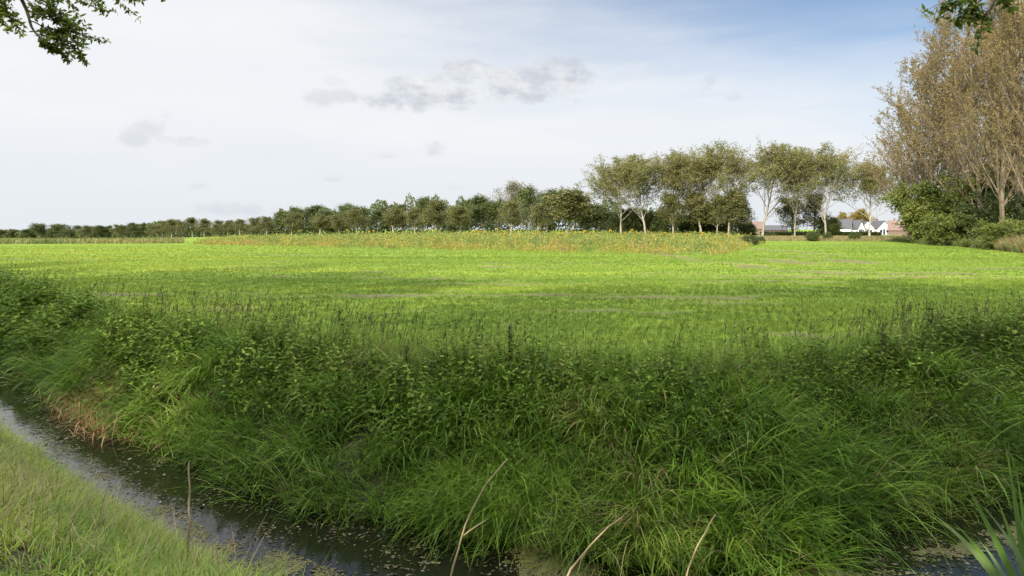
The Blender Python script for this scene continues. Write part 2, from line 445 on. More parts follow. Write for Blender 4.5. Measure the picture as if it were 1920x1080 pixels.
def water_mat():
    m, nt, o = newmat('ditch_water'); N = nt.nodes; L = nt.links
    p = N.new('ShaderNodeBsdfPrincipled'); p.inputs['Base Color'].default_value = (.006, .006, .004, 1)
    p.inputs['Roughness'].default_value = .04; p.inputs['IOR'].default_value = 1.6
    tc = N.new('ShaderNodeTexCoord'); n = N.new('ShaderNodeTexNoise'); n.inputs['Scale'].default_value = 5; n.inputs['Detail'].default_value = 3
    L.new(tc.outputs['Object'], n.inputs['Vector'])
    b = N.new('ShaderNodeBump'); b.inputs['Strength'].default_value = .12; b.inputs['Distance'].default_value = .02
    L.new(n.outputs[0], b.inputs['Height']); L.new(b.outputs[0], p.inputs['Normal'])
    L.new(p.outputs[0], o.inputs[0]); return m
wx = np.linspace(-58, 58, 300)
wv = np.concatenate([np.stack([wx, Yn(wx) - .5, np.full_like(wx, ZW + .05)], 1), np.stack([wx, Yf(wx) + .5, np.full_like(wx, ZW + .05)], 1)])
wi = np.arange(299)
water = Geo().add(wv, np.stack([wi, wi + 1, wi + 301, wi + 300], 1)).obj('water', water_mat())
tag(water, 'dark still water of the ditch with duckweed and fallen leaves', kind='structure')
WZ = ZW + .05

# ------------------------------------------------------------------ floating debris on the water
def floating():
    rng = np.random.default_rng(21)
    # fallen leaves and scraps
    n = 15000
    x = rng.uniform(-14, 9, n); u = rng.beta(1.0, 1.0, n)
    y = Yn(x) - .1 + u * (Yf(x) - Yn(x) + .1)
    keep = (fbm(x * 1.6, y * 1.6, 31) + rng.normal(size=len(x)) * .05 > .55) | (rng.random(n) < .035)
    x, y = x[keep], y[keep]; n = len(x)
    c = np.stack([x, y, np.full(n, WZ + .006)], 1)
    a = rng.uniform(0, 6.28, n); d = np.stack([np.cos(a), np.sin(a), rng.uniform(-.04, .16, n)], 1)
    nor = np.tile([0, 0, 1.], (n, 1)) + rng.normal(size=(n, 3)) * .22
    L_ = rng.uniform(.018, .06, n) * np.where(rng.random(n) < .08, 1.6, 1); g = Geo().add(*leafq(c, d, L_, L_ * rng.uniform(.35, .6, n), rng=rng, nor=nor))
    o = g.obj('floating_leaves', leafmat('dead_leaf', [(.018, .017, .008, 0), (.032, .030, .010, .25), (.055, .052, .015, .5), (.085, .070, .022, .75), (.035, .022, .012, .93), (.20, .18, .13, 1)], 0, .5))
    tag(o, 'olive and yellow fallen leaves floating on the dark ditch water', 'leaves', kind='stuff')
    # duckweed fronds in mats
    P = []
    for cx, cy, rx, ry, k in ((.42, 6.65, .42, .33, 6000), (-2.0, 6.45, .8, .22, 3500), (-3.2, 7.15, 1.0, .12, 1100), (-4.6, 8.3, .9, .16, 1200), (-6.3, 9.75, 1.2, .2, 1000),
                              (4.6, 6.95, 1.1, .10, 4200), (3.3, 6.55, .8, .10, 2200), (2.6, 6.3, 1.5, .2, 1500), (-8, 11.2, 1.0, .2, 600), (5.9, 7.55, .8, .12, 2600)):
        q = rng.normal(size=(k, 2)); q *= (np.minimum(1, np.abs(rng.normal(1, .3, k))) / np.maximum(np.linalg.norm(q, axis=1), .3))[:, None] * np.sqrt(rng.random(k))[:, None] * 1.25
        px_ = cx + q[:, 0] * rx
        sl = (Yn(np.array([cx + .5])) - Yn(np.array([cx - .5])))[0]
        P.append(np.stack([px_, cy + q[:, 1] * ry + sl * (px_ - cx)], 1))
    P = np.concatenate(P)
    kk = fbm(P[:, 0] * 5, P[:, 1] * 5, 77) + rng.normal(size=len(P)) * .06 > .47
    P = P[kk]; n = len(P)
    c = np.stack([P[:, 0], P[:, 1], np.full(n, WZ + .004)], 1)
    a = rng.uniform(0, 6.28, n); d = np.stack([np.cos(a), np.sin(a), np.zeros(n)], 1)
    nor = np.tile([0, 0, 1.], (n, 1)) + rng.normal(size=(n, 3)) * .1
    L_ = rng.uniform(.018, .036, n)
    g = Geo().add(*leafq(c, d, L_, L_ * .9, rng=rng, nor=nor))
    o = g.obj('duckweed', leafmat('duckweed', [(.055, .055, .017), (.075, .072, .022), (.10, .092, .032)], 0, .5))
    tag(o, 'pale olive duckweed mats floating along the ditch edges', 'duckweed', kind='stuff')
floating()

# ------------------------------------------------------------------ bank and field vegetation
STRIP = np.array([(-42, 87), (-20, 74), (0, 60.5), (15.5, 50.0), (37, 98), (30, 118), (-20, 135), (-52, 130)])
def inside(x, y, poly):
    r = np.zeros(len(x), bool); j = len(poly) - 1
    for i in range(len(poly)):
        xi, yi = poly[i]; xj, yj = poly[j]
        r ^= ((yi > y) != (yj > y)) & (x < (xj - xi) * (y - yi) / (yj - yi + 1e-12) + xi); j = i
    return r
def dslope(x, y):
    e = .15
    gxx = (H(x + e, y) - H(x - e, y)); gyy = (H(x, y + e) - H(x, y - e))
    return np.arctan2(-gxx, -gyy)
M_GRASS = leafmat('long_grass', [(.042, .085, .008), (.072, .148, .012), (.105, .200, .017), (.145, .245, .025), (.19, .25, .035), (.27, .22, .09)], .35, .45, .2)
M_NETTLE = leafmat('nettle_leaf', [(.050, .085, .010), (.085, .140, .014), (.120, .185, .020), (.17, .235, .032), (.23, .25, .05)], .35, .6, .15)
M_FIELD = leafmat('crop_blade', [(.068, .116, .014), (.115, .182, .018), (.172, .232, .022), (.27, .295, .028)], .4, .5, .3)
M_NEAR = leafmat('verge_grass', [(.095, .175, .014), (.165, .255, .020), (.23, .305, .030), (.30, .33, .05), (.36, .29, .11)], .4, .45, .35)
M_SEED = leafmat('seed_head', [(.07, .07, .03), (.10, .10, .04), (.09, .12, .03), (.13, .115, .06)], .25, .7, .2)
M_STRAW = leafmat('straw', [(.12, .085, .04), (.21, .16, .085), (.29, .235, .14)], .15, .6, .3)
M_RUST = leafmat('rusty_reed', [(.15, .085, .03), (.23, .12, .045), (.26, .18, .09), (.09, .10, .03)], .2, .6, .3)

def bank_grass():
    rng = np.random.default_rng(5)
    g = Geo()
    nt = 3900
    x = np.concatenate([rng.uniform(-20, 13, 3300), rng.uniform(-1.2, 3.6, 600)]); s = rng.beta(.82, 1.15, nt) * 1.02 - .05
    y = Yf(x) + s * (Yt(x) - Yf(x))
    far_ = 1 + .085 * np.maximum(np.hypot(x, y) - 8, 0)       # coarser sedge grows on the stretches further along
    per = rng.integers(12, 26, nt)
    idx = np.repeat(np.arange(nt), per); n = len(idx)
    tv = fbm(x * .9, y * .9, 41)
    kind = (fbm(x * .55, y * .55, 77) > .54) & (rng.random(nt) < .8)   # patches of broad-bladed reed grass
    tl = rng.uniform(.34, .72, nt) * (1 - .25 * sm(s, .55, .95)) * (1 + .30 * sm(s, .22, .0)) * (.55 + .9 * fbm(x * .6, y * .6, 55)) * np.where(kind, 1.12, .92)
    bx = x[idx] + rng.normal(size=n) * .05; by = y[idx] + rng.normal(size=n) * .05
    b = np.stack([bx, by, H(bx, by) - .02], 1)
    taz = dslope(x, y) + rng.normal(size=nt) * .6
    az = taz[idx] + rng.normal(size=n) * .75
    L = tl[idx] * rng.uniform(.6, 1.3, n)
    W = np.where(kind, 1.5, .85)[idx] * rng.uniform(.008, .018, n) * far_[idx]
    lean = np.abs(rng.normal(.28, .26, n)); bend = rng.uniform(.9, 2.4, n)
    var = np.clip(-.12 + .95 * tv[idx] + (rng.normal(size=nt) * .20)[idx] + rng.normal(size=n) * .09 + (rng.random(n) < .04) * .5, 0, 1)
    g.add(*blades(b, az, L, W, lean, bend, 5, var, .9, rng))
    o = g.obj('bank_grass', M_GRASS)
    tag(o, 'long dark green grass drooping down the far ditch bank to the water', 'grass', kind='stuff')
    # rusty patch at the water edge on the left
    n = 1900
    cx = rng.normal(-7.5, .75, n); cy = Yf(cx) + rng.normal(.12, .30, n)
    b = np.stack([cx, cy, np.maximum(H(cx, cy), ZW + .02)], 1)
    az = dslope(cx, cy) + rng.normal(size=n) * .9
    o = Geo().add(*blades(b, az, rng.uniform(.22, .60, n), rng.uniform(.010, .024, n), np.abs(rng.normal(.35, .3, n)), rng.uniform(.5, 2.4, n), 4, None, .9, rng)).obj('dead_reeds', M_RUST)
    tag(o, 'rust brown dead reeds at the foot of the far bank', 'reeds', kind='stuff')
    # straw among the bank grass
    n = 4600
    x = rng.uniform(-18, 12, n); s = rng.uniform(-.02, .95, n); y = Yf(x) + s * (Yt(x) - Yf(x))
    k = fbm(x * 1.4, y * 1.4, 91) + .16 * np.exp(-((x + 2.1) / .4) ** 2) + .14 * np.exp(-((x - 6.4) / 1.0) ** 2) > .60
    x, y = x[k], y[k]; n = len(x)
    b = np.stack([x, y, H(x, y)], 1)
    o = Geo().add(*blades(b, dslope(x, y) + rng.normal(size=n) * .7, rng.uniform(.4, .8, n), rng.uniform(.006, .011, n), np.abs(rng.normal(.3, .2, n)), rng.uniform(1.2, 2.4, n), 5, None, .9, rng)).obj('withered_grass', M_STRAW)
    tag(o, 'pale withered grass hanging among the green on the far bank', 'grass', kind='stuff')

def nettles():
    rng = np.random.default_rng(9)
    n = 7000
    x = rng.uniform(-22, 14, n); s = rng.beta(1.7, 1.6, n) * 1.15 + .24
    left = sm(-x, 1.0, 7.0)
    s = s - .22 * left * rng.random(n)
    w = Yt(x) - Yf(x); y = Yf(x) + s * w
    k = (fbm(x * .75, y * .75, 63) + .10 * left + rng.normal(size=n) * .04 > .43) & (s < .98 + .3 * left + .3 * sm(x, 3.5, 7) + .12 * rng.normal(size=n))
    x, y, s = x[k], y[k], s[k]; n = len(x)
    hgt = rng.uniform(.24, .62, n) * (.45 + 1.1 * fbm(x * .9, y * .9, 13)) * (1 - .45 * sm(s, 1.05, 1.5))
    base = np.stack([x, y, H(x, y) - .02], 1)
    ld = dslope(x, y)
    dirv = np.stack([np.sin(ld) * .22, np.cos(ld) * .22, np.ones(n)], 1) + rng.normal(size=(n, 3)) * [.2, .2, .05]
    P = path(rng, base, dirv, hgt * 1.05, 5, .1, .06)
    g = Geo()
    g.add(*tubes(P, np.linspace(.004, .002, 5)[None].repeat(n, 0), 3, np.clip(rng.normal(.5, .15, n), 0, 1)))
    nod = 8
    far_ = 1 + .07 * np.maximum(np.hypot(x, y) - 8, 0)
    pv = rng.normal(size=n) * .20
    tv = fbm(x * 1.1, y * 1.1, 29)
    for j in range(nod):
        t = .20 + .80 * j / (nod - 1); q = t * 4; i = min(int(q), 3); f = q - i
        pos = P[:, i] * (1 - f) + P[:, i + 1] * f
        for sgn in (0, 1):
            a = rng.uniform(-.35, .35, n) + sgn * np.pi + (j % 2) * np.pi / 2 + np.arange(n) * 1.7
            dn = rng.uniform(-.75, .25, n) + (.5 if j >= nod - 2 else 0)
            d = np.stack([np.cos(a), np.sin(a), dn], 1)
            L = rng.uniform(.05, .095, n) * (1.15 - .5 * t) * np.clip(hgt / .45, .6, 1.25) * far_
            nor = np.tile([0, 0, 1.], (n, 1)) + rng.normal(size=(n, 3)) * .3
            var = np.clip(-.05 + .75 * tv + pv + rng.normal(size=n) * .07 + .09 * (t > .85), 0, 1)
            g.add(*leafq(pos, d, L, L * rng.uniform(.45, .66, n), var, rng, .05, nor))
    o = g.obj('nettles', M_NETTLE)
    tag(o, 'dense dark leafy nettles and weeds along the top of the far bank', 'weeds', kind='stuff')

def edge_grass():
    rng = np.random.default_rng(15)
    g = Geo()
    n = 34000
    x = rng.uniform(-24, 16, n); o_ = np.abs(rng.normal(0, .95, n)) - .35
    y = Yt(x) + o_
    k = fbm(x * .8, y * .8, 71) + rng.normal(size=n) * .06 > .40
    x, y, o_ = x[k], y[k], o_[k]; n = len(x)
    b = np.stack([x, y, H(x, y) - .01], 1)
    tv = fbm(x * .9, y * .9, 19)
    L = rng.uniform(.14, .42, n) * (1.0 - .4 * sm(o_, .4, 2.0))
    g.add(*blades(b, rng.uniform(0, 6.28, n), L, rng.uniform(.005, .010, n), np.abs(rng.normal(.2, .15, n)), rng.uniform(.2, 1.3, n), 4, np.clip(.25 + .7 * tv + rng.normal(size=n) * .15, 0, 1), .9, rng))
    o = g.obj('edge_grass', M_GRASS)
    tag(o, 'ragged grass where the far bank meets the field', 'grass', kind='stuff')
    # flowering stalks
    g = Geo()
    n = 1200
    x = np.concatenate([rng.uniform(-19, 12, 500), rng.normal(-4.5, 2.4, 400), rng.normal(7, 1.6, 300)]); y = Yt(x) + rng.normal(.25, .6, n)
    b = np.stack([x, y, H(x, y)], 1)
    L = rng.uniform(.35, .85, n) * (1 - .25 * sm(np.abs(x - 1.2), 3.5, .5))
    d = np.stack([rng.normal(.22, .22, n), rng.normal(0, .2, n), np.ones(n)], 1)
    P = path(rng, b, d, L, 5, -.02, .05)
    g.add(*tubes(P, np.linspace(.003, .0015, 5)[None].repeat(n, 0), 3))
    for j in range(16):
        t = rng.uniform(.72, 1.0, n); q = t * 4; i = np.minimum(q.astype(int), 3); f = (q - i)[:, None]; ar = np.arange(n)
        pos = P[ar, i] * (1 - f) + P[ar, i + 1] * f
        dd = nrm(P[:, 4] - P[:, 3]) + rng.normal(size=(n, 3)) * .35
        ll = rng.uniform(.02, .05, n)
        g.add(*leafq(pos, dd, ll, ll * .35, None, rng))
    o = g.obj('seeding_grass', M_SEED)
    tag(o, 'thin brownish grass stalks gone to seed along the field edge', 'grass', kind='stuff')

def field_grass():
    rng = np.random.default_rng(25)
    g = Geo()
    for (y0, y1, nt, per, L0, L1, W0, W1) in ((9, 17, 30000, 5, .06, .13, .006, .010), (17, 27, 34000, 4, .07, .13, .010, .016), (27, 48, 40000, 3, .07, .13, .018, .030), (44, 98, 52000, 3, .08, .15, .034, .060)):
        y = np.sqrt(rng.uniform(y0 ** 2, y1 ** 2, nt)); x = rng.uniform(-.80, .80, nt) * y + rng.uniform(-1.5, 1.5, nt)
        # drilled rows, a little uneven, running towards the far right
        ca, sa_ = math.cos(.30), math.sin(.30)
        u = x * ca - y * sa_; v = x * sa_ + y * ca
        u = np.round(u / .22) * .22 + rng.normal(size=nt) * .055
        x = u * ca + v * sa_; y = -u * sa_ + v * ca
        k = (y > Yt(x) + .25) & (soil(x, y) + rng.normal(size=nt) * .12 < .33)
        if y1 > 90: k &= (rng.random(nt) < sm(y, 98, 55)) & ~inside(x, y, STRIP) & (np.abs(x) < 62)
        x, y = x[k], y[k]
        idx = np.repeat(np.arange(len(x)), per); n = len(idx)
        bx = x[idx] + rng.normal(size=n) * .03; by = y[idx] + rng.normal(size=n) * .03
        b = np.stack([bx, by, H(bx, by) - .01], 1)
        tv = (fbm(x * .10, y * .55, 47) * .6 + fbm(x * .5, y * 2.2, 48) * .4)[idx]
        g.add(*blades(b, rng.uniform(0, 6.28, n), rng.uniform(L0, L1, n) * (.75 + .5 * tv), rng.uniform(W0, W1, n), np.abs(rng.normal(.2, .2, n)), rng.uniform(.2, 1.5, n), 2, np.clip(-.28 + 1.4 * tv + .30 * sm(-bx / by, .1, .6) + rng.normal(size=n) * .17, 0, 1), 1.2, rng))
    o = g.obj('field_grass', M_FIELD)
    tag(o, 'short bright green crop blades covering the near part of the field', 'grass', kind='stuff')

def near_grass():
    rng = np.random.default_rng(35)
    g = Geo()
    nt = 7600
    x = np.concatenate([rng.uniform(-13, -1.2, 5600), rng.uniform(-1.5, 9, 2000)]); u = rng.uniform(-.08, 1.35, nt)
    y = Yn(x) + u * (Yb(x) - Yn(x)) + .05
    per = rng.integers(9, 18, nt); idx = np.repeat(np.arange(nt), per); n = len(idx)
    bx = x[idx] + rng.normal(size=n) * .06; by = y[idx] + rng.normal(size=n) * .06
    b = np.stack([bx, by, H(bx, by) - .015], 1)
    tv = fbm(x * 1.2, y * 1.2, 83)
    taz = dslope(x, y) + rng.normal(size=nt) * .9
    L = (rng.uniform(.10, .30, nt) * (.35 + 1.25 * fbm(x * .8, y * .8, 12)))[idx] * rng.uniform(.6, 1.25, n)
    g.add(*blades(b, taz[idx] + rng.normal(size=n) * .8, L, rng.uniform(.004, .011, n), np.abs(rng.normal(.4, .3, n)), rng.uniform(.5, 2.4, n), 4, np.clip(-.25 + 1.35 * tv[idx] + rng.normal(size=n) * .17, 0, 1), .9, rng))
    o = g.obj('verge_grass', M_NEAR)
    tag(o, 'soft yellow green grass on the near bank beside the ditch', 'grass', kind='stuff')
    n = 2400
    x = np.concatenate([rng.uniform(-9, -1.5, 1900), rng.normal(-3.9, .5, 500)]); y = Yn(x) + rng.uniform(.25, 1.1, n) * (Yb(x) - Yn(x)); b = np.stack([x, y, H(x, y)], 1)
    o = Geo().add(*blades(b, rng.uniform(0, 6.28, n), rng.uniform(.2, .6, n), rng.uniform(.003, .006, n), np.abs(rng.normal(.6, .3, n)), rng.uniform(.1, 1.2, n), 4, None, .9, rng)).obj('dry_grass', M_STRAW)
    tag(o, 'scattered dry straw stalks lying in the near bank grass', 'grass', kind='stuff')
bank_grass(); nettles(); edge_grass(); field_grass(); near_grass()

# ------------------------------------------------------------------ single plants in the foreground
M_DEADSTEM = leafmat('dead_stem', [(.24, .175, .09), (.35, .265, .155)], 0, .7)
M_PALESTEM = leafmat('pale_stem', [(.36, .27, .17), (.46, .36, .25)], 0, .7)
def dry_stem(label, lines, r0, mat=None):
    """each line is a list of 3-D points; the first is the main stalk"""
    b = np.array(lines[0][0])
    t = thing('dry_stem', label, 'dry stem', b, 0, 'dry stalks standing before the ditch')
    for q, ln in enumerate(lines):
        ln = np.array(ln) - b
        s = np.linspace(0, 1, 14); u = np.linspace(0, 1, len(ln))
        P = np.stack([np.interp(s, u, ln[:, i]) for i in range(3)], 1)
        P = P + np.sin(s * 19 + q)[:, None] * np.array([.004, 0, .003])
        R = np.linspace(r0, r0 * .45, 14) * (.6 if q else 1) * (1 + .18 * (np.arange(14) % 4 == 0))
        Geo().add(*tubes(P[None], R[None], 7, .5)).obj('stalk' if q == 0 else 'side_shoot', mat or M_DEADSTEM, t, True)
def gp(px, D, dz=0.0):
    x = (px - 960) / F * D; return np.array((x, D, float(H(x, D)) + dz))
dry_stem('upright straight brown stalk rising from the grass at the near left bank', [[gp(349, 5.75), pt(355, 1000, 5.75), pt(355, 930, 5.75), pt(354, 866, 5.75)], [pt(352, 1035, 5.75), pt(340, 1050, 5.7), gp(328, 5.65)]], .0125, M_PALESTEM)
dry_stem('tall forked brown stalk leaning right over the dark water', [[gp(820, 3.9), pt(846, 1078, 4.0), pt(868, 995, 4.05), pt(905, 915, 4.1), pt(952, 860, 4.15)], [pt(868, 1005, 4.05), pt(885, 992, 4.07), pt(914, 973, 4.1)]], .0072)
dry_stem('short leaning stalk over the duckweed patch right of the forked one', [[gp(1030, 3.9), pt(1060, 1080, 4.0), pt(1105, 1025, 4.05), pt(1140, 988, 4.1), pt(1168, 969, 4.1)]], .0075)
dry_stem('short steep stalk standing before the bank grass, nearest the sword-leaved clump', [[gp(1268, 3.9), pt(1285, 1078, 4.0), pt(1312, 1015, 4.05), pt(1342, 964, 4.1)]], .0065)
# fallen twigs in the left corner
M_TWIG = leafmat('twig', [(.13, .08, .055), (.24, .16, .11)], 0, .8)
for lab, pts_ in (('bent reddish twig lying lowest in the near left grass', [(-20, 1030, 4.6), (40, 1058, 4.5), (110, 1062, 4.45)]),
                  ('long pale straw stalk slanting up through the near left grass', [(65, 1070, 4.7), (110, 1000, 4.95), (160, 935, 5.2)]),
                  ('pale straw stalk leaning left below the water edge', [(192, 1060, 4.8), (186, 1010, 4.95), (170, 958, 5.15)])):
    P = np.array([pt(*p) for p in pts_]); b = P[0].copy(); P = P - b
    s = np.linspace(0, 1, 10); u = np.linspace(0, 1, len(P)); Q = np.stack([np.interp(s, u, P[:, i]) for i in range(3)], 1)
    Q += RNG.normal(size=Q.shape) * .006
    o = Geo().add(*tubes(Q[None], np.linspace(.007, .0035, 10)[None], 5, .6)).obj('twig', M_TWIG if 'twig' in lab else M_DEADSTEM, None, True)
    o.location = b; tag(o, lab, 'twig', 'stalks lying in the near grass')

M_SWORD = leafmat('sword_leaf', [(.10, .19, .04), (.16, .27, .055), (.22, .31, .09), (.17, .25, .14)], .3, .35, .5)
def sword_clump():
    rng = np.random.default_rng(3)
    b0 = np.array((4.35, 5.35, float(H(4.35, 5.35))))
    t = thing('iris_clump', 'clump of tall sword-shaped green leaves growing at the right ditch edge', 'plant', b0)
    tips = [((1884, 850), .03), ((1800, 915), .30), ((1738, 985), .9), ((1905, 905), .15), ((1850, 985), .8), ((1925, 870), .1), ((1930, 940), .5), ((1790, 1010), .9), ((1868, 960), .35), ((1945, 900), .2), ((1835, 1040), 1.0), ((1902, 990), .6)]
    for i, ((tx, ty), cu) in enumerate(tips):
        D = 5.35 + rng.uniform(-.35, .15)
        e = pt(tx, ty - 28, D) - b0
        st = np.array((rng.uniform(-.10, .14), rng.uniform(-.10, .10), 0.0))
        ctrl = st + (e - st) * .5 + np.array((0, 0, .22 * cu * np.linalg.norm(e)))
        s = np.linspace(0, 1, 12)[:, None]
        P = (1 - s) ** 2 * st + 2 * s * (1 - s) * ctrl + s * s * e
        w = rng.uniform(.020, .030) * np.minimum(1, .7 + s[:, 0]) * np.clip((1 - s[:, 0]) * 2.2, .05, 1)
        tg = nrm(np.gradient(P, axis=0)); sd_ = nrm(np.cross(tg, np.array([0.35, 1, .15])))
        up = np.cross(sd_, tg)
        V = np.stack([P - sd_ * w[:, None], P + up * w[:, None] * .22, P + sd_ * w[:, None]], 1).reshape(-1, 3)
        f = []
        for k in range(11): f += [[3 * k, 3 * k + 1, 3 * k + 4, 3 * k + 3], [3 * k + 1, 3 * k + 2, 3 * k + 5, 3 * k + 4]]
        Geo().add(V, f, rng.random()).obj('leaf', M_SWORD, t, True)
sword_clump()

M_DOCK = leafmat('dock_seed', [(.035, .040, .016), (.055, .06, .022), (.09, .065, .03)], .1, .8, .2)
M_DOCKLEAF = leafmat('dock_leaf', [(.03, .06, .015), (.06, .11, .03)], .3, .5)
def dock(label, px, py_top, D):
    rng = np.random.default_rng(px)
    b = gp(px, D); top = pt(px, py_top, D); h = top[2] - b[2]
    t = thing('dock_plant', label, 'weed', b, 0, 'dark dock stalks on the bank top')
    P = path(rng, np.zeros((1, 3)), np.array([[.02, 0, 1.]]), np.array([h]), 8, .05, .03)
    Geo().add(*tubes(P, np.linspace(.007, .003, 8)[None], 5)).obj('stem', M_DOCK, t)
    c = along(rng, P, 240, .38, 1.0, .016); d = rng.normal(size=(240, 3)) * [1, 1, .6] + [0, 0, .5]
    Geo().add(*leafq(c, d, rng.uniform(.012, .045, 240), .014, None, rng)).obj('seed_head', M_DOCK, t)
    c = along(rng, P, 10, .05, .45, .005); a = rng.uniform(0, 6.28, 10)
    Geo().add(*leafq(c, np.stack([np.cos(a), np.sin(a), rng.uniform(-.3, .6, 10)], 1), rng.uniform(.12, .22, 10), .05, None, rng, .06, np.tile([0, 0, 1.], (10, 1)))).obj('leaf', M_DOCKLEAF, t)
dock('darkest upright dock stalk at the middle of the far bank top', 956, 608, 9.55)
dock('short leafy dock stalk on the bank top, left of the darkest one', 757, 650, 9.5)
dock('tall thin dock stalk at the right where nettles thicken', 1655, 606, 9.9)

# ------------------------------------------------------------------ trees
B_POPLAR = barkmat('poplar_bark', (.19, .165, .125), (.32, .285, .22), 3)
B_GROVE = barkmat('grove_bark', (.095, .072, .045), (.175, .135, .085), 3)
B_DARK = barkmat('tree_bark', (.085, .07, .05), (.17, .14, .10), 4)
B_YOUNG = barkmat('young_bark', (.19, .16, .11), (.30, .26, .19), 4)
L_POPLAR = leafmat('poplar_leaf', [(.110, .115, .034), (.148, .145, .044), (.185, .168, .054), (.225, .18, .06)], .4)
L_GOLD = leafmat('grove_leaf', [(.12, .090, .038), (.18, .132, .052), (.23, .165, .066), (.16, .135, .045)], .4)
L_DARK = leafmat('wood_leaf', [(.038, .055, .014), (.060, .080, .019), (.085, .102, .026), (.115, .112, .032)], .3)
L_OLIVE = leafmat('olive_leaf', [(.062, .068, .019), (.090, .094, .025), (.120, .114, .032), (.145, .112, .035)], .3)
L_GREY = leafmat('grey_leaf', [(.13, .12, .075), (.18, .165, .11), (.22, .19, .13)], .3)
L_BUSH = leafmat('bush_leaf', [(.048, .070, .012), (.080, .108, .018), (.118, .140, .023), (.165, .16, .036)], .3)
L_YELLOW = leafmat('yellow_leaf', [(.15, .11, .02), (.21, .155, .03), (.18, .15, .04)], .35)
L_ASH = leafmat('ash_leaf', [(.075, .125, .014), (.11, .17, .022), (.16, .21, .03), (.21, .22, .04)], .55, .45, .3)

def mk(geo, name, mats, smooth=False): return geo.mesh(name, mats, smooth)

def poplar_proto(seed, lean=0.0, fork=False):
    """a mature roadside poplar about 20 m tall: clear pale stem, ascending limbs, foliage outside and above"""
    rng = np.random.default_rng(seed); g = Geo(); Hh = 20.0
    t0 = path(rng, np.zeros((1, 3)), np.array([[lean, 0, 1.]]), np.array([Hh * .80]), 14, .10, .05)
    r0 = (.165 * (1 - np.linspace(0, 1, 14)) ** .8 + .025)[None]; r0[0, 0] *= 1.35
    g.add(*tubes(t0, r0, 8))
    l1, q1 = grow(rng, t0, r0, 18 if not fork else 15, .20, .94, 22, 46, lambda t, p: Hh * (.70 - .48 * t), 9, .075, .08, .50, .2)
    g.add(*tubes(l1, q1, 6))
    l2, q2 = grow(rng, l1, q1, 9, .22, 1.0, 20, 48, lambda t, p: p * (.50 - .22 * t), 6, .09, .13, .5, .25, .014)
    g.add(*tubes(l2, q2, 4), mat=1)
    l3, q3 = grow(rng, np.concatenate([l2]), np.concatenate([q2]), 7, .25, 1.0, 22, 60, lambda t, p: p * .42 + .3, 4, .05, .16, .5, .4, .008)
    g.add(*tubes(l3, q3, 3), mat=1)
    f = Geo()
    nl3 = len(l3)
    hh = l3[:, -1, 2] / Hh
    prob = np.clip(.42 + .9 * (hh - .38), .26, .80)
    keep = rng.random(nl3) < prob
    c = along(rng, l3[keep], 26, .15, 1.1, .20)
    n = len(c); d = rng.normal(size=(n, 3)); L_ = rng.uniform(.14, .28, n)
    tv = fbm(c[:, 0] * .5 + c[:, 1] * .3, c[:, 2] * .5, seed)
    f.add(*leafq(c, d, L_, L_ * .85, np.clip(tv * .8 + rng.normal(size=n) * .18, 0, 1), rng))
    return [('trunk', mk(g, 'trunk', [B_POPLAR, B_YOUNG], True), None), ('crown', mk(f, 'crown', L_POPLAR), None)]

def grove_proto(seed, lean=(0, 0), fan=1.0):
    """tall thin-leaved poplar 26 m, many steep limbs from low down, light golden haze of twigs and leaves"""
    rng = np.random.default_rng(seed); g = Geo(); Hh = 26.0
    t0 = path(rng, np.zeros((1, 3)), np.array([[lean[0], lean[1], 1.]]), np.array([Hh * .93]), 16, .05, .03)
    r0 = (.27 * (1 - np.linspace(0, 1, 16)) ** .9 + .02)[None]; r0[0, 0] *= 1.3
    g.add(*tubes(t0, r0, 8))
    l1, q1 = grow(rng, t0, r0, 24, .07, .92, 18 * fan, 42 * fan, lambda t, p: Hh * (.43 - .31 * t), 10, .045, .05, .5, .18)
    g.add(*tubes(l1, q1, 5))
    l2, q2 = grow(rng, l1, q1, 10, .12, 1.0, 14, 36, lambda t, p: p * (.42 - .16 * t), 6, .06, .08, .5, .25, .012)
    g.add(*tubes(l2, q2, 3))
    l3, q3 = grow(rng, l2, q2, 6, .15, 1.0, 14, 42, lambda t, p: p * .40 + .25, 4, .05, .10, .5, .4, .007)
    g.add(*tubes(l3, q3, 3))
    f = Geo()
    hh = l3[:, -1, 2] / Hh
    keep = rng.random(len(l3)) < np.clip(.78 + .1 * hh, 0, 1)
    c = along(rng, l3[keep], 13, .05, 1.08, .06)
    n = len(c); d = rng.normal(size=(n, 3)) * .7 + [0, 0, .9]; L_ = rng.uniform(.13, .26, n)
    f.add(*leafq(c, d, L_, L_ * .5, np.clip(fbm(c[:, 0] * .4, c[:, 2] * .4, seed) * .9 + rng.normal(size=n) * .2, 0, 1), rng))
    return [('trunk', mk(g, 'trunk', B_GROVE, True), None), ('crown', mk(f, 'crown', L_GOLD), None)]

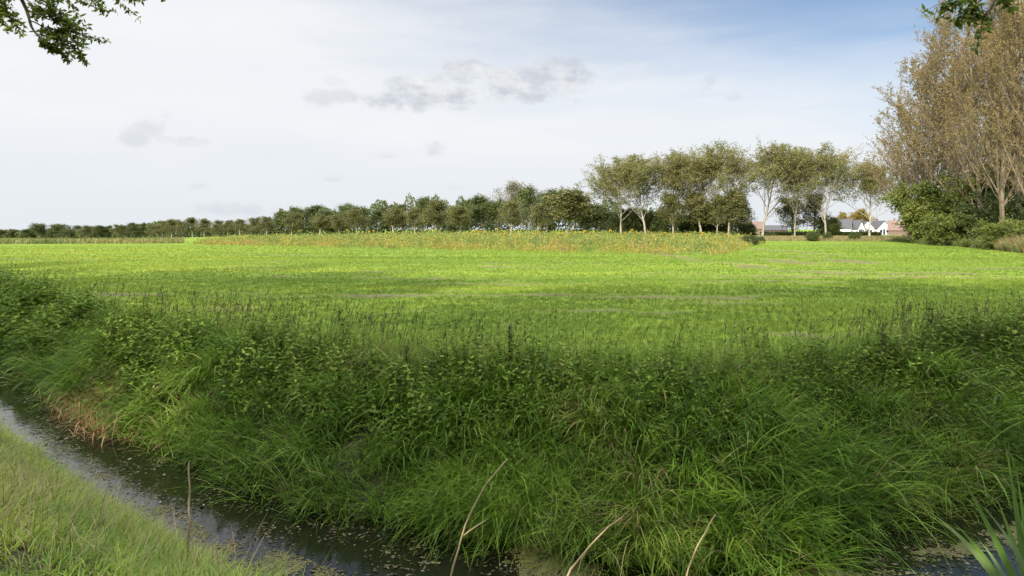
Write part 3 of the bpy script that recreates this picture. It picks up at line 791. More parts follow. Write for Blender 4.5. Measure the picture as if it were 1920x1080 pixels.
def round_proto(seed, Hh, stem, leafm, bark, dens=15, lsz=.30, spread=.5, r=.16, l1n=16):
    """round-headed broadleaf tree"""
    rng = np.random.default_rng(seed); g = Geo()
    t0 = path(rng, np.zeros((1, 3)), np.array([[0, 0, 1.]]), np.array([Hh * .84]), 10, .1, .06)
    r0 = (r * (1 - np.linspace(0, 1, 10)) ** .8 + .03)[None]; g.add(*tubes(t0, r0, 7))
    l1, q1 = grow(rng, t0, r0, l1n, stem, .97, 30, 66, lambda t, p: Hh * spread * (1.02 - .68 * np.clip((t - stem) / (1 - stem), 0, 1)) * (.70 + .30 * np.minimum(1, (t - stem) * 6)), 7, .12, .12, .55, .2)
    g.add(*tubes(l1, q1, 5))
    l2, q2 = grow(rng, l1, q1, 10, .22, 1.0, 25, 65, lambda t, p: p * (.55 - .2 * t), 5, .05, .15, .5, .3, .015)
    g.add(*tubes(l2, q2, 3))
    f = Geo()
    keep = rng.random(len(l2)) < .88
    c = along(rng, l2[keep], dens * 4, .1, 1.1, Hh * .032)
    c = c[c[:, 2] > Hh * stem * .7]
    n = len(c); d = rng.normal(size=(n, 3)); L_ = rng.uniform(.6, 1.2, n) * lsz
    tv = fbm(c[:, 0] * .55 + c[:, 1] * .3, c[:, 2] * .55, seed)
    f.add(*leafq(c, d, L_, L_ * .8, np.clip(tv * .9 + rng.normal(size=n) * .18, 0, 1), rng))
    return [('trunk', mk(g, 'trunk', bark, True), None), ('crown', mk(f, 'crown', leafm), None)]

def bush_proto(seed, Hh, W, leafm, dens=26, lsz=.13):
    rng = np.random.default_rng(seed); g = Geo()
    k = 16; a = rng.uniform(0, 6.28, k); sp = rng.uniform(.1, .9, k)
    d = np.stack([np.cos(a) * sp * W / Hh, np.sin(a) * sp * W / Hh, np.ones(k)], 1)
    st = np.stack([np.cos(a) * sp * W * .2, np.sin(a) * sp * W * .2, np.zeros(k)], 1)
    l0 = path(rng, st, d, rng.uniform(.65, 1.0, k) * Hh, 8, .02, .12)
    q0 = np.linspace(.05, .012, 8)[None].repeat(k, 0); g.add(*tubes(l0, q0, 4))
    l1, q1 = grow(rng, l0, q0, 11, .05, 1.0, 25, 75, lambda t, p: Hh * .30 * (1.1 - .5 * t), 6, .02, .15, .5, .3, .008)
    g.add(*tubes(l1, q1, 3))
    l2, q2 = grow(rng, l1, q1, 4, .2, 1.0, 25, 70, lambda t, p: p * .5, 4, .02, .15, .5, .3, .006)
    f = Geo(); c = along(rng, l2, dens, .05, 1.1, Hh * .03); c = c[c[:, 2] > .05]
    n = len(c); dd = rng.normal(size=(n, 3)); L_ = rng.uniform(.6, 1.25, n) * lsz
    tv = fbm(c[:, 0] * .9 + c[:, 1] * .5, c[:, 2] * .9, seed)
    f.add(*leafq(c, dd, L_, L_ * .75, np.clip(tv * .95 + rng.normal(size=n) * .16, 0, 1), rng))
    return [('stems', mk(g, 'stems', B_DARK), None), ('foliage', mk(f, 'foliage', leafm), None)]

def size_of(proto):
    me = proto[1][1]; co = np.empty(len(me.vertices) * 3, np.float32); me.vertices.foreach_get('co', co); co = co.reshape(-1, 3)
    lo = np.percentile(co, 1, axis=0); hi = np.percentile(co, 99.3, axis=0)
    return hi[2], (hi[0] - lo[0] + hi[1] - lo[1]) / 2
SIZES = {}
def plant(proto, name, label, cat, px, ytop, wpx, D, group=None, rz=None, rng=RNG, dz=0.0):
    """stand a tree of the prototype's kind at bearing px and distance D, as tall and wide as it measures there"""
    if id(proto) not in SIZES: SIZES[id(proto)] = size_of(proto)
    h0, w0 = SIZES[id(proto)]
    x = (px - 960) / F * D; z = float(H(x, D)) + dz
    h = CAM_Z + (HZ - ytop) / F * D - z; w = wpx / F * D
    sx = w / w0
    return put(proto, name, label, cat, (x, D, z - .05), rng.uniform(0, 6.28) if rz is None else rz, (sx, sx, h / h0), group)

ORD = ['first', 'second', 'third', 'fourth', 'fifth', 'sixth', 'seventh', 'eighth', 'ninth', 'tenth', 'eleventh', 'twelfth', 'thirteenth', 'fourteenth', 'fifteenth',
       'sixteenth', 'seventeenth', 'eighteenth', 'nineteenth', 'twentieth', 'twenty-first', 'twenty-second']

def row_of_poplars():
    ps = [poplar_proto(101, -.10, True), poplar_proto(102), poplar_proto(103, .05), poplar_proto(104, -.03), poplar_proto(105, .04)]
    spec = [(1166, 302, 96, 0, 'leftmost tall poplar of the row, with a leaning pale stem'),
            (1211, 290, 92, 1, 'second tall poplar of the row, straight pale stem'),
            (1263, 288, 88, 2, 'third tall poplar of the row, behind small brown trees'),
            (1313, 278, 92, 3, 'fourth tall poplar of the row, crown merging with both neighbours'),
            (1369, 268, 100, 4, 'tallest poplar of the row, beside the dark round tree'),
            (1429, 273, 100, 1, 'tall poplar with bright forked stem standing clear against the sky'),
            (1490, 279, 66, 3, 'slim tall poplar behind the brown rounded shrub'),
            (1549, 276, 104, 4, 'wide rounded poplar, second from the right end of the row'),
            (1630, 305, 84, 2, 'sparse golden poplar at the right end of the row, by the houses')]
    rzs = (0.0, 1.0, 2.1, 3.3, .6, 4.4, 5.2, 2.4, 1.6)
    for (px, yt, w, k, lab), rz in zip(spec, rzs):
        plant(ps[k], 'poplar_tree', lab, 'tree', px, yt, w * 1.45, 165, 'row of tall pale-stemmed poplars', rz)
row_of_poplars()

def grove():
    ps = [grove_proto(201, (-.10, 0), 1.15), grove_proto(202, (0.0, .03)), grove_proto(203, (-.05, 0), 1.05)]
    spec = [(1706, 190, 92, 118, 1, 'lowest golden poplar at the left edge of the bare grove'),
            (1728, 105, 140, 106, 1, 'golden thin-leaved poplar fanning left over the green bushes'),
            (1752, 72, 135, 98, 1, 'golden poplar behind the tallest green bush of the grove'),
            (1800, 22, 130, 88, 1, 'thin brown poplar below the overhanging right branch'),
            (1840, -10, 120, 80, 0, 'tall brown poplar rising just right of the overhanging leaves'),
            (1879, -55, 120, 70, 1, 'big straight brown poplar with the thickest stem in the grove'),
            (1862, 10, 130, 102, 2, 'brown poplar standing behind the thickest stem'),
            (1908, -40, 110, 76, 2, 'brown poplar at the right edge of the photo, slender stem'),
            (1950, -50, 130, 66, 0, 'brown poplar partly cut off by the right edge')]
    for i, (px, yt, w, D, k, lab) in enumerate(spec):
        plant(ps[k], 'grove_poplar', lab, 'tree', px, yt, w * 1.28, D, 'thin golden poplars of the right grove', [3.1, .2, 2.0, 4.1, .5, 1.2, 2.6, 3.0, 5.5][i])
grove()

BUSH = [bush_proto(301, 5, 3.2, L_BUSH, 40, .17), bush_proto(302, 5, 2.6, L_BUSH, 40, .17), bush_proto(303, 4, 3.0, L_DARK, 40, .16)]
def bushes():
    g = 'green bushes at the foot of the grove'
    for px, yt, w, D, k, lab in (
            (1815, 385, 110, 92, 1, 'broad green bush between the middle stems of the grove'),
            (1890, 388, 110, 90, 0, 'broad green bush behind the thickest poplar stem'),
            (1736, 392, 62, 99, 0, 'low green bush at the left end of the grove'),
            (1752, 355, 95, 95, 1, 'bright green bush beside the leftmost grove bush'),
            (1800, 312, 125, 90, 0, 'tallest green bush under the golden poplars'),
            (1850, 325, 110, 84, 1, 'green bush just right of the tallest bush'),
            (1872, 372, 84, 76, 2, 'dark green bush below the thickest poplar stem'),
            (1915, 340, 90, 80, 2, 'dark bush behind the tall weeds at the right edge'),
            (1768, 408, 70, 82, 1, 'low front bush before the tallest bush'),
            (1822, 412, 76, 74, 0, 'spreading low bush in front of the grove, at its middle'),
            (1882, 420, 64, 64, 1, 'low leafy bush near the right edge, by brown weeds')):
        plant(BUSH[k], 'bush', lab, 'bush', px, yt - 8, w * 1.2, D, g)
    g = 'shrubs and small trees below the poplar row'
    for px, yt, w, D, k, lab in (
            (1182, 392, 62, 172, 2, 'dark shrub between the two leftmost poplars'),
            (1228, 398, 56, 172, 2, 'dark shrub right of the second poplar stem'),
            (1335, 385, 62, 174, 2, 'dark shrub between the fourth and tallest poplars'),
            (1297, 402, 54, 176, 2, 'low dark shrub left of the fourth poplar stem'),
            (1448, 418, 48, 172, 0, 'low green shrub beside the bright forked stem'),
            (1404, 420, 34, 172, 2, 'small dark shrub left of the bright forked stem'),
            (1555, 408, 50, 174, 2, 'dark green shrub behind the wide rounded poplar'),
            (1524, 446 - 12, 22, 112, 2, 'small dark tuft of shrub on the field verge, left one'),
            (1552, 435, 16, 115, 2, 'small dark tuft of shrub below the wide rounded poplar'),
            (1603, 435, 18, 115, 2, 'small dark tuft of shrub on the verge by the houses'),
            (1408, 441, 34, 84, 2, 'low dark weed clump ending the sunflower strip'),
            (1425, 443, 20, 96, 2, 'farther low weed clump ending the sunflower strip')):
        plant(BUSH[k], 'shrub', lab, 'shrub', px, yt, w, D, g)
bushes()

WOOD = [round_proto(401, 14, .10, L_DARK, B_DARK, 12, .34, .40), round_proto(402, 14, .08, L_DARK, B_DARK, 12, .34, .34), round_proto(403, 14, .12, L_DARK, B_DARK, 11, .34, .46),
        round_proto(404, 14, .10, L_OLIVE, B_DARK, 12, .34, .40)]
YOUNG = [round_proto(411, 9, .26, L_OLIVE, B_YOUNG, 12, .24, .40, .12), round_proto(412, 9, .30, L_OLIVE, B_YOUNG, 11, .24, .36, .12), round_proto(413, 9, .24, L_OLIVE, B_YOUNG, 12, .24, .44, .12)]
GREY = round_proto(421, 16, .12, L_GREY, B_DARK, 11, .30, .40)
YELLOW = round_proto(422, 8, .15, L_YELLOW, B_DARK, 10, .30, .5)

def dist(px): return float(np.interp(px, [0, 330, 520, 900, 1130, 1300], [700, 370, 245, 180, 168, 172]))
def treeline():
    # far low line on the left
    far = [(-14, 430, 26), (8, 430, 22), (28, 430, 22), (48, 429, 24), (64, 428, 20), (81, 419, 34), (100, 427, 24), (121, 420, 36), (141, 423, 26), (158, 423, 24), (175, 424, 26),
           (192, 423, 24), (208, 423, 22), (224, 421, 24), (240, 421, 24), (255, 418, 24), (271, 418, 22), (287, 419, 24)]
    for i, (px, yt, w) in enumerate(far):
        lab = {5: 'darkest and tallest round tree of the far left treeline', 7: 'broad dark tree, second tallest of the far left treeline'}.get(i, f'small distant tree, {ORD[i]} from the left end of the far low treeline')
        plant(WOOD[(i * 7) % 4] if i not in (5, 7) else WOOD[2], 'distant_tree', lab, 'tree', px, yt, w * 1.12, dist(px) * (1.0 if i % 2 else 1.04), 'distant trees of the low far line')
    mid = [(305, 414, 30), (322, 411, 28), (343, 413, 22), (361, 408, 24), (383, 410, 25), (405, 413, 23), (427, 413, 22), (449, 411, 26), (477, 407, 28), (500, 406, 26)]
    nm = ['beside the far low line', 'above the left end of the white building', 'directly over the white building', 'just right of the white building']
    for i, (px, yt, w) in enumerate(mid):
        lab = f'round-headed avenue tree {nm[i]}' if i < 4 else f'round-headed avenue tree, {ORD[i - 4]} one right of the white building\'s group'
        plant([YOUNG[0], YOUNG[2], WOOD[3]][i % 3], 'avenue_tree', lab, 'tree', px, yt, w * 1.2, dist(px) * .97, 'round avenue trees near the white building')
    back = [(525, 397, 42), (558, 389, 42), (587, 385, 46), (616, 396, 40), (640, 397, 40), (657, 382, 38), (684, 387, 50), (712, 391, 44), (757, 384, 42), (790, 371, 44), (822, 380, 40), (846, 388, 34),
            (871, 375, 38), (906, 368, 58), (936, 376, 46), (997, 349, 50), (1024, 357, 48), (1092, 368, 74), (1128, 384, 66), (1150, 396, 50)]
    for i, (px, yt, w) in enumerate(back):
        plant(WOOD[(i * 5 + i // 3) % 3], 'woodland_tree', f'dark green tree in the back row of the wood, {ORD[i]} counted from its left end', 'tree', px, yt, w * 1.16, dist(px) * 1.10, 'dark trees of the wood behind the flowers')
    plant(GREY, 'willow_tree', 'pale greyish willow rising highest above the dark wood', 'tree', 958, 341, 62, 215, None)
    front = [(547, 399, 38), (600, 403, 34), (636, 402, 32), (668, 392, 40), (738, 389, 40), (777, 390, 38), (818, 376, 48), (862, 386, 36), (958, 377, 54), (1008, 382, 46), (1063, 355, 74)]
    for i, (px, yt, w) in enumerate(front):
        lab = {6: 'young olive brown tree with a tall narrow crown in the front row', 10: 'largest young brown tree of the front row, nearest the poplars', 8: 'broad young brown tree standing below the greyish willow'}.get(
            i, f'young olive brown tree on a thin stem, {ORD[i]} in the front row from the left')
        plant(YOUNG[i % 3], 'young_tree', lab, 'tree', px, yt, w, dist(px) * .96, 'young brownish trees before the wood')
    for px, yt, w, k, lab in ((1262, 362, 56, 0, 'small brown tree hiding the third poplar stem'), (1316, 360, 56, 1, 'small brown tree at the foot of the fourth poplar'), (1345, 366, 44, 2, 'small brown tree left of the tallest poplar'),
                              (1366, 355, 46, 1, 'small russet tree at the foot of the tallest poplar')):
        plant(YOUNG[k], 'young_tree', lab, 'tree', px, yt, w, 160, 'small brown trees below the poplars')
    plant(WOOD[0], 'round_tree', 'dark green round tree right of the tallest poplar', 'tree', 1390, 372, 54, 178)
    plant(WOOD[3], 'brown_tree', 'dense brown domed tree behind the slim poplar', 'tree', 1486, 370, 56, 176)
    plant(WOOD[3], 'brown_tree', 'brown green tree left of the wide rounded poplar', 'tree', 1527, 362, 48, 178)
    plant(YELLOW, 'yellow_tree', 'bright yellow autumn tree behind the white houses', 'tree', 1616, 392, 44, 262)
    plant(YELLOW, 'yellow_tree', 'smaller yellow tree left of the white houses', 'tree', 1580, 398, 26, 262)
treeline()

plant(WOOD[1], 'round_tree', 'dark green tree deep in the grove at the right edge of the photo', 'tree', 1922, 240, 84, 96)
plant(WOOD[0], 'round_tree', 'dark green tree deep in the grove, behind the spreading bushes', 'tree', 1868, 300, 76, 100)
def woods_mass():
    """the low thicket under and behind the tree lines: reads as one mass"""
    rng = np.random.default_rng(51)
    n = 52000
    px = rng.uniform(-40, 1410, n)
    D = np.interp(px, [0, 330, 520, 900, 1130, 1300], [720, 385, 262, 205, 190, 196]) * rng.uniform(1.0, 1.07, n)
    x = (px - 960) / F * D
    top = np.interp(px, [-40, 300, 330, 510, 525, 800, 1050, 1200, 1400], [8.5, 10, 5, 5.5, 10, 12.5, 13, 8.5, 5]) * (.55 + .7 * fbm(px / 16., px * 0 + 3, 5))
    z = H(x, D) + rng.random(n) ** .8 * top
    c = np.stack([x, D, z], 1); L_ = rng.uniform(.5, 1.0, n) * D / 260
    o = Geo().add(*leafq(c, rng.normal(size=(n, 3)), L_, L_ * .8, np.clip(fbm(px / 9., z * .6, 9) * .8 + rng.normal(size=n) * .15, 0, 1), rng)).obj('woods', L_DARK)
    tag(o, 'dark thicket filling the space under the distant trees', 'woods', kind='stuff')
woods_mass()

# ------------------------------------------------------------------ wildflower strip with sunflowers
def strip():
    rng = np.random.default_rng(61)
    x = rng.uniform(-55, 38, 60000); y = rng.uniform(49, 136, 60000)
    jx = (fbm(x * .4, y * .4, 2) - .5) * 3
    k = inside(x + jx, y + jx, STRIP); x, y = x[k], y[k]
    # denser at the front, where it is seen
    front = np.interp(x, [-42, -20, 0, 15.5, 37], [87, 74, 60.5, 50, 98]); dd = y - front
    k = rng.random(len(x)) < np.where(dd < 9, 1.0, .45)
    x, y, dd = x[k], y[k], dd[k]; n = len(x)
    hh = (.60 + .85 * sm(dd, 0, 7)) * rng.uniform(.6, 1.2, n) * (.75 + .5 * fbm(x * .35, y * .35, 4)) * (.72 + .28 * sm(x, -40, -5)) * (1 - .35 * sm(x - (y - 50) * .45, 9, 15))
    b = np.stack([x, y, H(x, y)], 1)
    P = path(rng, b, np.stack([rng.normal(0, .12, n), rng.normal(0, .12, n), np.ones(n)], 1), hh, 4, 0, .06)
    tv = fbm(x * .45, y * .45, 6) * .6 + fbm(x * 1.6, y * 1.6, 66) * .4
    zone = np.clip((tv - .5) * 2.1 + .5 - .16 * sm(dd, 2.5, 7) + .04 + rng.normal(size=n) * .08, 0, 1)
    hh = hh * (.7 + .6 * fbm(x * 1.2, y * 1.2, 44))
    g = Geo(); g.add(*blades(b, rng.uniform(0, 6.28, n), hh, np.full(n, .035), np.full(n, .1), np.full(n, .3), 2, zone, 3.0, rng))
    for j in range(7):
        t = rng.uniform(.2, 1.0, n); q = t * 3; i = np.minimum(q.astype(int), 2); f = (q - i)[:, None]; ar = np.arange(n)
        pos = P[ar, i] * (1 - f) + P[ar, i + 1] * f + rng.normal(size=(n, 3)) * .05
        L_ = rng.uniform(.09, .20, n); a = rng.uniform(0, 6.28, n)
        g.add(*leafq(pos, np.stack([np.cos(a), np.sin(a), rng.normal(.3, .5, n)], 1), L_, L_ * .55, np.clip(zone + rng.normal(size=n) * .16, 0, 1), rng))
    o = g.obj('wildflowers', leafmat('wildflower', [(.060, .095, .020), (.105, .155, .030), (.160, .200, .040), (.23, .235, .046), (.31, .255, .040), (.29, .185, .045), (.22, .165, .07)], .35))
    tag(o, 'strip of mixed yellow and brown wildflowers along the back of the field', 'wildflowers', kind='stuff')
    # second, thinner strip at the far left
    n = 9000
    px = rng.uniform(-60, 345, n); D = rng.uniform(98, 128, n); x = (px - 960) / F * D
    b = np.stack([x, D, H(x, D)], 1)
    zone = np.clip(fbm(x * .2, D * .3, 16) * 1.1 - .15 + rng.normal(size=n) * .12, 0, 1)
    g = Geo().add(*blades(b, rng.uniform(0, 6.28, n), rng.uniform(.35, .95, n), rng.uniform(.08, .16, n), np.full(n, .15), rng.uniform(.2, .8, n), 3, zone, 3, rng))
    o = g.obj('verge_weeds', leafmat('verge_weed', [(.06, .085, .025), (.11, .13, .035), (.19, .18, .05), (.22, .15, .05)], .3))
    tag(o, 'thin strip of weeds along the far left end of the field', 'weeds', kind='stuff')
    # dry verge right of the strip below the poplars
    n = 26000
    px = rng.uniform(1365, 1725, n); D = rng.uniform(112, 160, n); x = (px - 960) / F * D
    b = np.stack([x, D, H(x, D)], 1)
    g = Geo().add(*blades(b, rng.uniform(0, 6.28, n), rng.uniform(.25, .75, n), rng.uniform(.06, .12, n), np.full(n, .15), rng.uniform(.2, .8, n), 3, None, 3, rng))
    o = g.obj('dry_verge_grass', leafmat('dry_verge', [(.12, .13, .035), (.18, .16, .06), (.24, .19, .09), (.13, .10, .05)], .3))
    tag(o, 'tawny dry grass verge below the row of poplars', 'grass', kind='stuff')
    # weeds before the grove
    n = 30000
    u = rng.random(n); px = 1680 + u * 300 + rng.normal(size=n) * 10; D0 = np.interp(px, [1680, 1720, 1800, 1880, 1990], [108, 94, 77, 61, 46]); D = D0 + rng.gamma(2, 2.2, n) - .5
    x = (px - 960) / F * D; k = fbm(x * .5, D * .5, 7) + rng.normal(size=n) * .06 > .40; x, D, px = x[k], D[k], px[k]; n = len(x)
    tl = (.25 + .95 * fbm(x * .4, D * .4, 23)) * np.interp(px, [1680, 1850, 1920], [.75, 1.0, 1.6])
    b = np.stack([x, D, H(x, D)], 1)
    zone = np.clip(fbm(x * .3, D * .3, 18) * 1.1 - .12 + .15 * sm(px, 1830, 1900) + rng.normal(size=n) * .12, 0, 1)
    g = Geo().add(*blades(b, rng.uniform(0, 6.28, n), tl * rng.uniform(.5, 1.3, n), rng.uniform(.04, .09, n), np.full(n, .2), rng.uniform(.2, 1.1, n), 3, zone, 3, rng))
    o = g.obj('undergrowth', leafmat('undergrowth', [(.05, .085, .02), (.085, .12, .025), (.13, .14, .04), (.20, .15, .07), (.19, .10, .05)], .3))
    tag(o, 'mixed green and brown undergrowth along the right edge of the field', 'undergrowth', kind='stuff')
strip()

def sunflowers():
    rng = np.random.default_rng(71)
    M_ST = leafmat('sunflower_stem', [(.09, .14, .04), (.12, .17, .05)], 0); M_LF = leafmat('sunflower_leaf', [(.10, .17, .05), (.17, .25, .09), (.22, .27, .10)], .3)
    M_PE = leafmat('sunflower_petal', [(.42, .29, .012), (.48, .36, .02)], .3); M_DISC = barkmat('sunflower_disc', (.06, .035, .015), (.13, .08, .03), 60)
    h = 1.55
    P = np.array([[(0, 0, 0), (.01, 0, .5), (.0, .01, 1.0), (0, -.02, 1.4), (0, -.10, h), (0, -.16, h - .02)]], float)
    st = Geo().add(*tubes(P, np.array([[.022, .02, .018, .016, .013, .012]]), 6)).mesh('stem', M_ST, True)
    c = along(rng, P, 11, .18, .82, .004); a = np.arange(11) * 2.4
    lf = Geo().add(*leafq(c, np.stack([np.cos(a), np.sin(a), rng.uniform(-.25, .3, 11)], 1), rng.uniform(.22, .34, 11), .22, None, rng, .05, np.tile([0, 0, 1.], (11, 1)))).mesh('leaves', M_LF)
    hd = Geo(); cc = np.array([0, -.17, h - .03]); nrm_ = np.array([0, -.94, -.10]); u = np.array([1., 0, 0]); v = nrm(np.cross(nrm_, u))
    k = 20; a = np.arange(k) * 2 * math.pi / k
    d = np.cos(a)[:, None] * u + np.sin(a)[:, None] * v
    hd.add(*leafq(cc + d * .055, d + nrm_ * .15, .075, .045, None, rng, 0, np.tile(nrm_, (k, 1))))
    dc = Geo(); kk = 12; a = np.arange(kk) * 2 * math.pi / kk; d = np.cos(a)[:, None] * u + np.sin(a)[:, None] * v
    V = np.concatenate([cc + d * .075 - nrm_ * .02, cc + d * .07 + nrm_ * .015, cc + d * .02 + nrm_ * .03]); i = np.arange(kk); j = (i + 1) % kk
    dc.add(V, np.concatenate([np.stack([i, j, j + kk, i + kk], 1), np.stack([i + kk, j + kk, j + 2 * kk, i + 2 * kk], 1), np.array([[24, 26, 28, 30], [30, 32, 34, 24]])]))
    hm = hd.mesh('petals', M_PE); dm = dc.mesh('seed_disc', M_DISC)
    n = 0
    while n < 120:
        px = rng.choice([rng.uniform(560, 1410), rng.uniform(850, 1400)])
        fr = np.interp(px, [340, 700, 960, 1340, 1420], [86, 71, 60.5, 51, 66]); D = fr + rng.uniform(1.5, 16)
        x = (px - 960) / F * D
        if not inside(np.array([x]), np.array([D]), STRIP)[0]: continue
        s = rng.uniform(.85, 1.22)
        t = thing('sunflower', 'yellow sunflower standing above the wildflower strip', 'sunflower', (x, D, float(H(x, D))), rng.normal(0, 1.3), 'sunflowers in the wildflower strip')
        t.scale = (s, s, s * rng.uniform(.9, 1.08))
        for nm, me in (('stem', st), ('leaves', lf)):
            o = bpy.data.objects.new(nm, me); C.objects.link(o); o.parent = t
        o = bpy.data.objects.new('flower_head', hm); C.objects.link(o); o.parent = t
        q = bpy.data.objects.new('seed_disc', dm); C.objects.link(q); q.parent = o
        n += 1
sunflowers()

# ------------------------------------------------------------------ buildings far off
def plain(name, c, rough=.8, c2=None, scale=2.0): return barkmat(name, c, c2 or tuple(min(1, q * 1.15) for q in c), scale, rough)
M_WHITE = plain('white_render', (.68, .68, .66)); M_BRICK = plain('red_brick', (.11, .07, .055)); M_SLATE = plain('dark_tile', (.045, .045, .05)); M_TERRA = plain('terracotta_tile', (.12, .075, .062))
M_GLASS, _nt, _o = newmat('window_glass'); _p = _nt.nodes.new('ShaderNodeBsdfPrincipled'); _p.inputs['Base Color'].default_value = (.03, .04, .05, 1); _p.inputs['Roughness'].default_value = .1; _nt.links.new(_p.outputs[0], _o.inputs[0])
def box(g, c, s):
    c = np.array(c, float); s = np.array(s, float) / 2
    V = np.array([[x, y, z] for x in (-1, 1) for y in (-1, 1) for z in (-1, 1)]) * s + c
    g.add(V, [[0, 1, 3, 2], [4, 6, 7, 5], [0, 4, 5, 1], [2, 3, 7, 6], [0, 2, 6, 4], [1, 5, 7, 3]]); return g
def house(label, px, D, w, d, eave, ridge, rz, mw, mr, gable=True, chimney=True, cat='house', name='house', wins=2):
    """ridge runs along local y, so the gable faces the field when rz = 0"""
    x = (px - 960) / F * D; t = thing(name, label, cat, (x, D, float(H(x, D))), rz)
    g = Geo(); hw, hd = w / 2, d / 2
    V = [(-hw, -hd, 0), (hw, -hd, 0), (hw, -hd, eave), (0, -hd, ridge), (-hw, -hd, eave), (-hw, hd, 0), (hw, hd, 0), (hw, hd, eave), (0, hd, ridge), (-hw, hd, eave)]
    g.add(V, [[0, 1, 2, 4], [6, 5, 9, 7], [0, 4, 9, 5], [1, 6, 7, 2]])
    g.add([V[2], V[3], V[4], ((V[2][0] + V[4][0]) / 2, -hd, eave)], [[0, 1, 2, 3]]); g.add([V[7], V[9], V[8], (0, hd, eave)], [[0, 3, 1, 2]])
    g.obj('wall', mw, t)
    r = Geo(); ov = .35; th = .18; sl = (ridge - eave) / hw
    for s in (-1, 1):
        a = [(s * (hw + ov), -hd - ov, eave - sl * ov + .02), (0, -hd - ov, ridge + .02), (0, hd + ov, ridge + .02), (s * (hw + ov), hd + ov, eave - sl * ov + .02)]
        b = [(p[0], p[1], p[2] + th) for p in a]
        r.add(a + b, [[0, 1, 2, 3], [4, 5, 6, 7], [0, 1, 5, 4], [1, 2, 6, 5], [2, 3, 7, 6], [3, 0, 4, 7]])
    ro = r.obj('roof', mr, t)
    if chimney: box(Geo(), (w * .12, d * .2, ridge + .45), (.6, .6, 1.2)).obj('chimney', M_BRICK, ro)
    for lv in range(wins):
        for q in (-.24, .24):
            zc = 1.4 + lv * 2.7
            if zc + .6 > ridge - 1.0: continue
            f = box(Geo(), (q * w, -hd - .02, zc), (1.25, .10, 1.35)).obj('window', M_WHITE, t)
            box(Geo(), (q * w, -hd - .075, zc), (1.0, .05, 1.1)).obj('pane', M_GLASS, f)
    dr = box(Geo(), (0, -hd - .03, 1.05), (.95, .10, 2.1)).obj('door', M_SLATE, t)
    box(Geo(), (.34, -hd - .10, 1.05), (.05, .06, .14)).obj('handle', M_GLASS, dr)
    return t
house('white gabled house with dark roof, middle of the far white houses', 1617, 250, 5.0, 7, 2.4, 4.9, 0, M_WHITE, M_SLATE)
house('white gabled house with dark roof, right end of the far white houses', 1646, 250, 5.2, 7, 2.5, 5.0, .12, M_WHITE, M_SLATE)
house('white gable house with blue grey roof showing its long slope', 1597, 246, 5, 7, 2.3, 5.2, .6, M_WHITE, M_SLATE)
house('dark-roofed house with white gable, left end of the far houses', 1574, 244, 5, 8, 2.6, 5.6, 1.0, M_WHITE, M_SLATE)
house('house with a pale terracotta roof beside the grove', 1684, 240, 4.5, 6, 2.0, 5.0, 1.0, M_BRICK, M_TERRA)
house('long low dark-roofed barn behind the bright forked stem', 1450, 260, 5, 9, 1.8, 3.4, 1.57, M_BRICK, M_SLATE, chimney=False, cat='barn', name='barn', wins=1)
house('brick house with red brown roof left of the low barn', 1414, 240, 4.5, 6, 2.4, 4.6, 1.3, M_BRICK, M_BRICK, wins=1)
house('low white building glimpsed under the avenue trees', 350, 395, 4.6, 11, 2.3, 4.0, 1.45, M_WHITE, M_WHITE, chimney=False, cat='building', name='low_building', wins=1)
def hedge():
    rng = np.random.default_rng(81)
    t = thing('hedge', 'low clipped dark hedge in front of the white houses', 'hedge', (88.0, 190, float(H(88.0, 190))))
    n = 12000; c = np.stack([rng.uniform(-17, 17, n), rng.normal(0, .5, n), rng.random(n) ** .8 * 1.25], 1)
    Geo().add(*leafq(c, rng.normal(size=(n, 3)), .35, .28, None, rng)).obj('foliage', L_DARK, t)
    m = 60; p = np.stack([np.linspace(-16.5, 16.5, m), rng.normal(0, .2, m), np.zeros(m)], 1)
    Geo().add(*tubes(path(rng, p, np.tile([0, 0, 1.], (m, 1)), np.full(m, 1.0), 4, 0, .2), np.full((m, 4), .03), 4)).obj('stems', B_DARK, t)
hedge()

# ------------------------------------------------------------------ roadside trees beside and behind the camera: their branches hang into view, their shade covers the ditch
def roadside():
    ps = [round_proto(501, 17, .30, L_ASH, B_DARK, 12, .30, .34, .26, 20), round_proto(502, 17, .32, L_ASH, B_DARK, 12, .30, .34, .26, 20)]
    rng = np.random.default_rng(91)
    xs = [-62, -55, -48, -41, -35, -29, -23, -16.5, -9.5, -5.2, -0.8, 3.2, 7.5, 14, 20, 26]
    lab = {-9.5: 'roadside tree whose leafy branch hangs into the top left', 7.5: 'roadside tree whose branch tip hangs into the top right'}
    for i, x in enumerate(xs):
        y = -4.5 + .5 * max(0, -x - 12) + rng.uniform(-.6, .6)
        l = lab.get(x, 'roadside tree out of view, shading the ditch and field edge')
        s = rng.uniform(.90, 1.12)
        t = put(ps[i % 2], 'roadside_tree', l, 'tree', (x, y, .1), rng.uniform(0, 6.28), (s, s, s), 'roadside trees shading the ditch')
        if i % 2: put(ps[(i + 1) // 2 % 2], 'roadside_tree', 'roadside tree out of view, shading the ditch and field edge', 'tree', (x + 3.2, y - 7.5, .1), rng.uniform(0, 6.28), (s, s, s * 1.05), 'roadside trees shading the ditch')
        if x == -9.5: hang(t, np.array((x, y, .1)), s, 1)
        if x == 7.5: hang(t, np.array((x, y, .1)), s, 2)
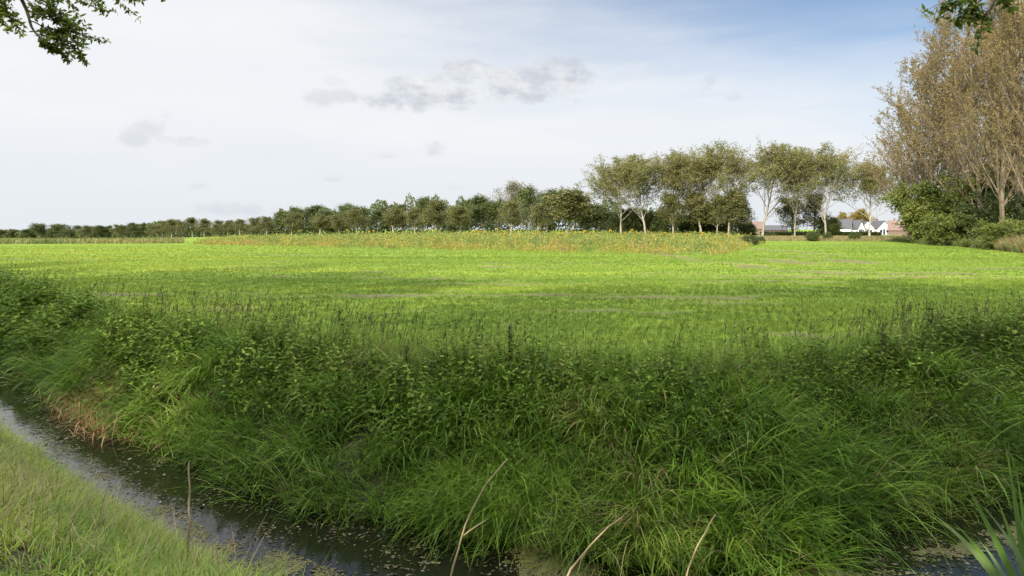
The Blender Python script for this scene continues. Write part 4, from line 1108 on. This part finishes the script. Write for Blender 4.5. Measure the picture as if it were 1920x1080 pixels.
def hang(t, base, s, which):
    rng = np.random.default_rng(600 + which)
    if which == 1:
        D = 8.5
        main = [base + (0, 0, 7.2 * s), base + (1.0, 4.5, 8.4 * s), pt(-60, -160, 7.4), pt(20, -40, 8.2), pt(52, 20, D), pt(58, 55, D), pt(90, 85, D)]
        subs = [(pt(52, 20, D), pt(100, 38, D), pt(140, 60, D + .1), pt(172, 70, D)), (pt(58, 60, D), pt(95, 60, D), pt(120, 78, D), pt(148, 108, D)), (pt(20, -40, 8.2), pt(70, -5, 8.4), pt(110, 20, 8.5), pt(136, 45, D)),
                (pt(20, -40, 8.2), pt(0, 0, 8.4), pt(12, 25, D), pt(30, 46, D)), (pt(-10, -60, 8.0), pt(60, -30, 8.2), pt(120, -8, 8.4), pt(190, 20, D)), (pt(-10, -60, 8.0), pt(110, -45, 8.2), pt(180, -25, 8.4), pt(262, 0, D)),
                (pt(70, 70, D), pt(80, 80, D), pt(92, 90, D), pt(112, 92, D)), (pt(58, 40, D), pt(80, 50, D), pt(100, 56, D), pt(125, 62, D)), (pt(30, -20, D), pt(60, 10, D), pt(80, 20, D), pt(110, 30, D)), (pt(20, -40, 8.2), pt(10, -20, 8.4), pt(-10, 0, D), pt(-5, 18, D))]
        cnt, L0, L1 = 64, .05, .10
    else:
        D = 7.5
        main = [base + (0, 0, 7.0 * s), base + (-.6, 4, 8.2 * s), pt(1980, -180, 6.6), pt(1920, -70, 7.2), pt(1870, -10, D), pt(1855, 20, D), pt(1842, 30, D)]
        subs = [(pt(1870, -10, D), pt(1845, -8, D), pt(1800, 0, D), pt(1765, 6, D)), (pt(1858, 12, D), pt(1848, 28, D), pt(1842, 45, D), pt(1838, 66, D)), (pt(1870, -10, D), pt(1880, -5, D), pt(1885, 0, D), pt(1888, 8, D)),
                (pt(1850, -8, D), pt(1830, 6, D), pt(1815, 18, D), pt(1800, 34, D)), (pt(1815, -10, D), pt(1800, 0, D), pt(1785, 8, D), pt(1775, 20, D)), (pt(1856, 18, D), pt(1840, 22, D), pt(1830, 28, D), pt(1822, 32, D))]
        cnt, L0, L1 = 16, .07, .125
    inv = 1 / s; rz = t.rotation_euler.z; ca, sa = math.cos(-rz), math.sin(-rz)
    def loc(P):
        P = (np.asarray(P, float) - base) * inv
        return np.stack([P[..., 0] * ca - P[..., 1] * sa, P[..., 0] * sa + P[..., 1] * ca, P[..., 2]], -1)
    def smooth(P, n):
        P = np.array(P, float); u = np.linspace(0, 1, len(P)); q = np.linspace(0, 1, n); k = np.stack([np.interp(q, u, P[:, i]) for i in range(3)], 1)
        for _ in range(2): k[1:-1] = (k[:-2] + 2 * k[1:-1] + k[2:]) / 4
        return k
    g = Geo(); f = Geo()
    mp = smooth(main, 22); g.add(*tubes(loc(mp)[None], (np.linspace(.05, .007, 22) * inv)[None], 6))
    sp = np.stack([smooth(q, 8) for q in subs]); sp = sp + rng.normal(size=sp.shape) * .012
    g.add(*tubes(loc(sp), np.linspace(.009, .004, 8)[None].repeat(len(sp), 0) * inv, 4))
    tw, tr = grow(rng, sp, np.linspace(.009, .004, 8)[None].repeat(len(sp), 0), 6, .25, 1.0, 20, 60, lambda t_, p: p * .22 + .06, 4, -.05, .12, .5, .5, .0025)
    g.add(*tubes(loc(tw), tr * inv, 3))
    c = np.concatenate([along(rng, tw, cnt // 2, .1, 1.1, .012), along(rng, sp, cnt, .3, 1.02, .012)])
    n = len(c); d = rng.normal(size=(n, 3)) * [1, 1, .7] + [0, 0, -.45]; L_ = rng.uniform(L0, L1, n) * .95
    f.add(*leafq(loc(c), loc(c + d) - loc(c), L_ * inv, L_ * .42 * inv, None, rng, .04))
    g.obj('branch', B_DARK, t, True); f.obj('leaves', L_ASH, t)
roadside()
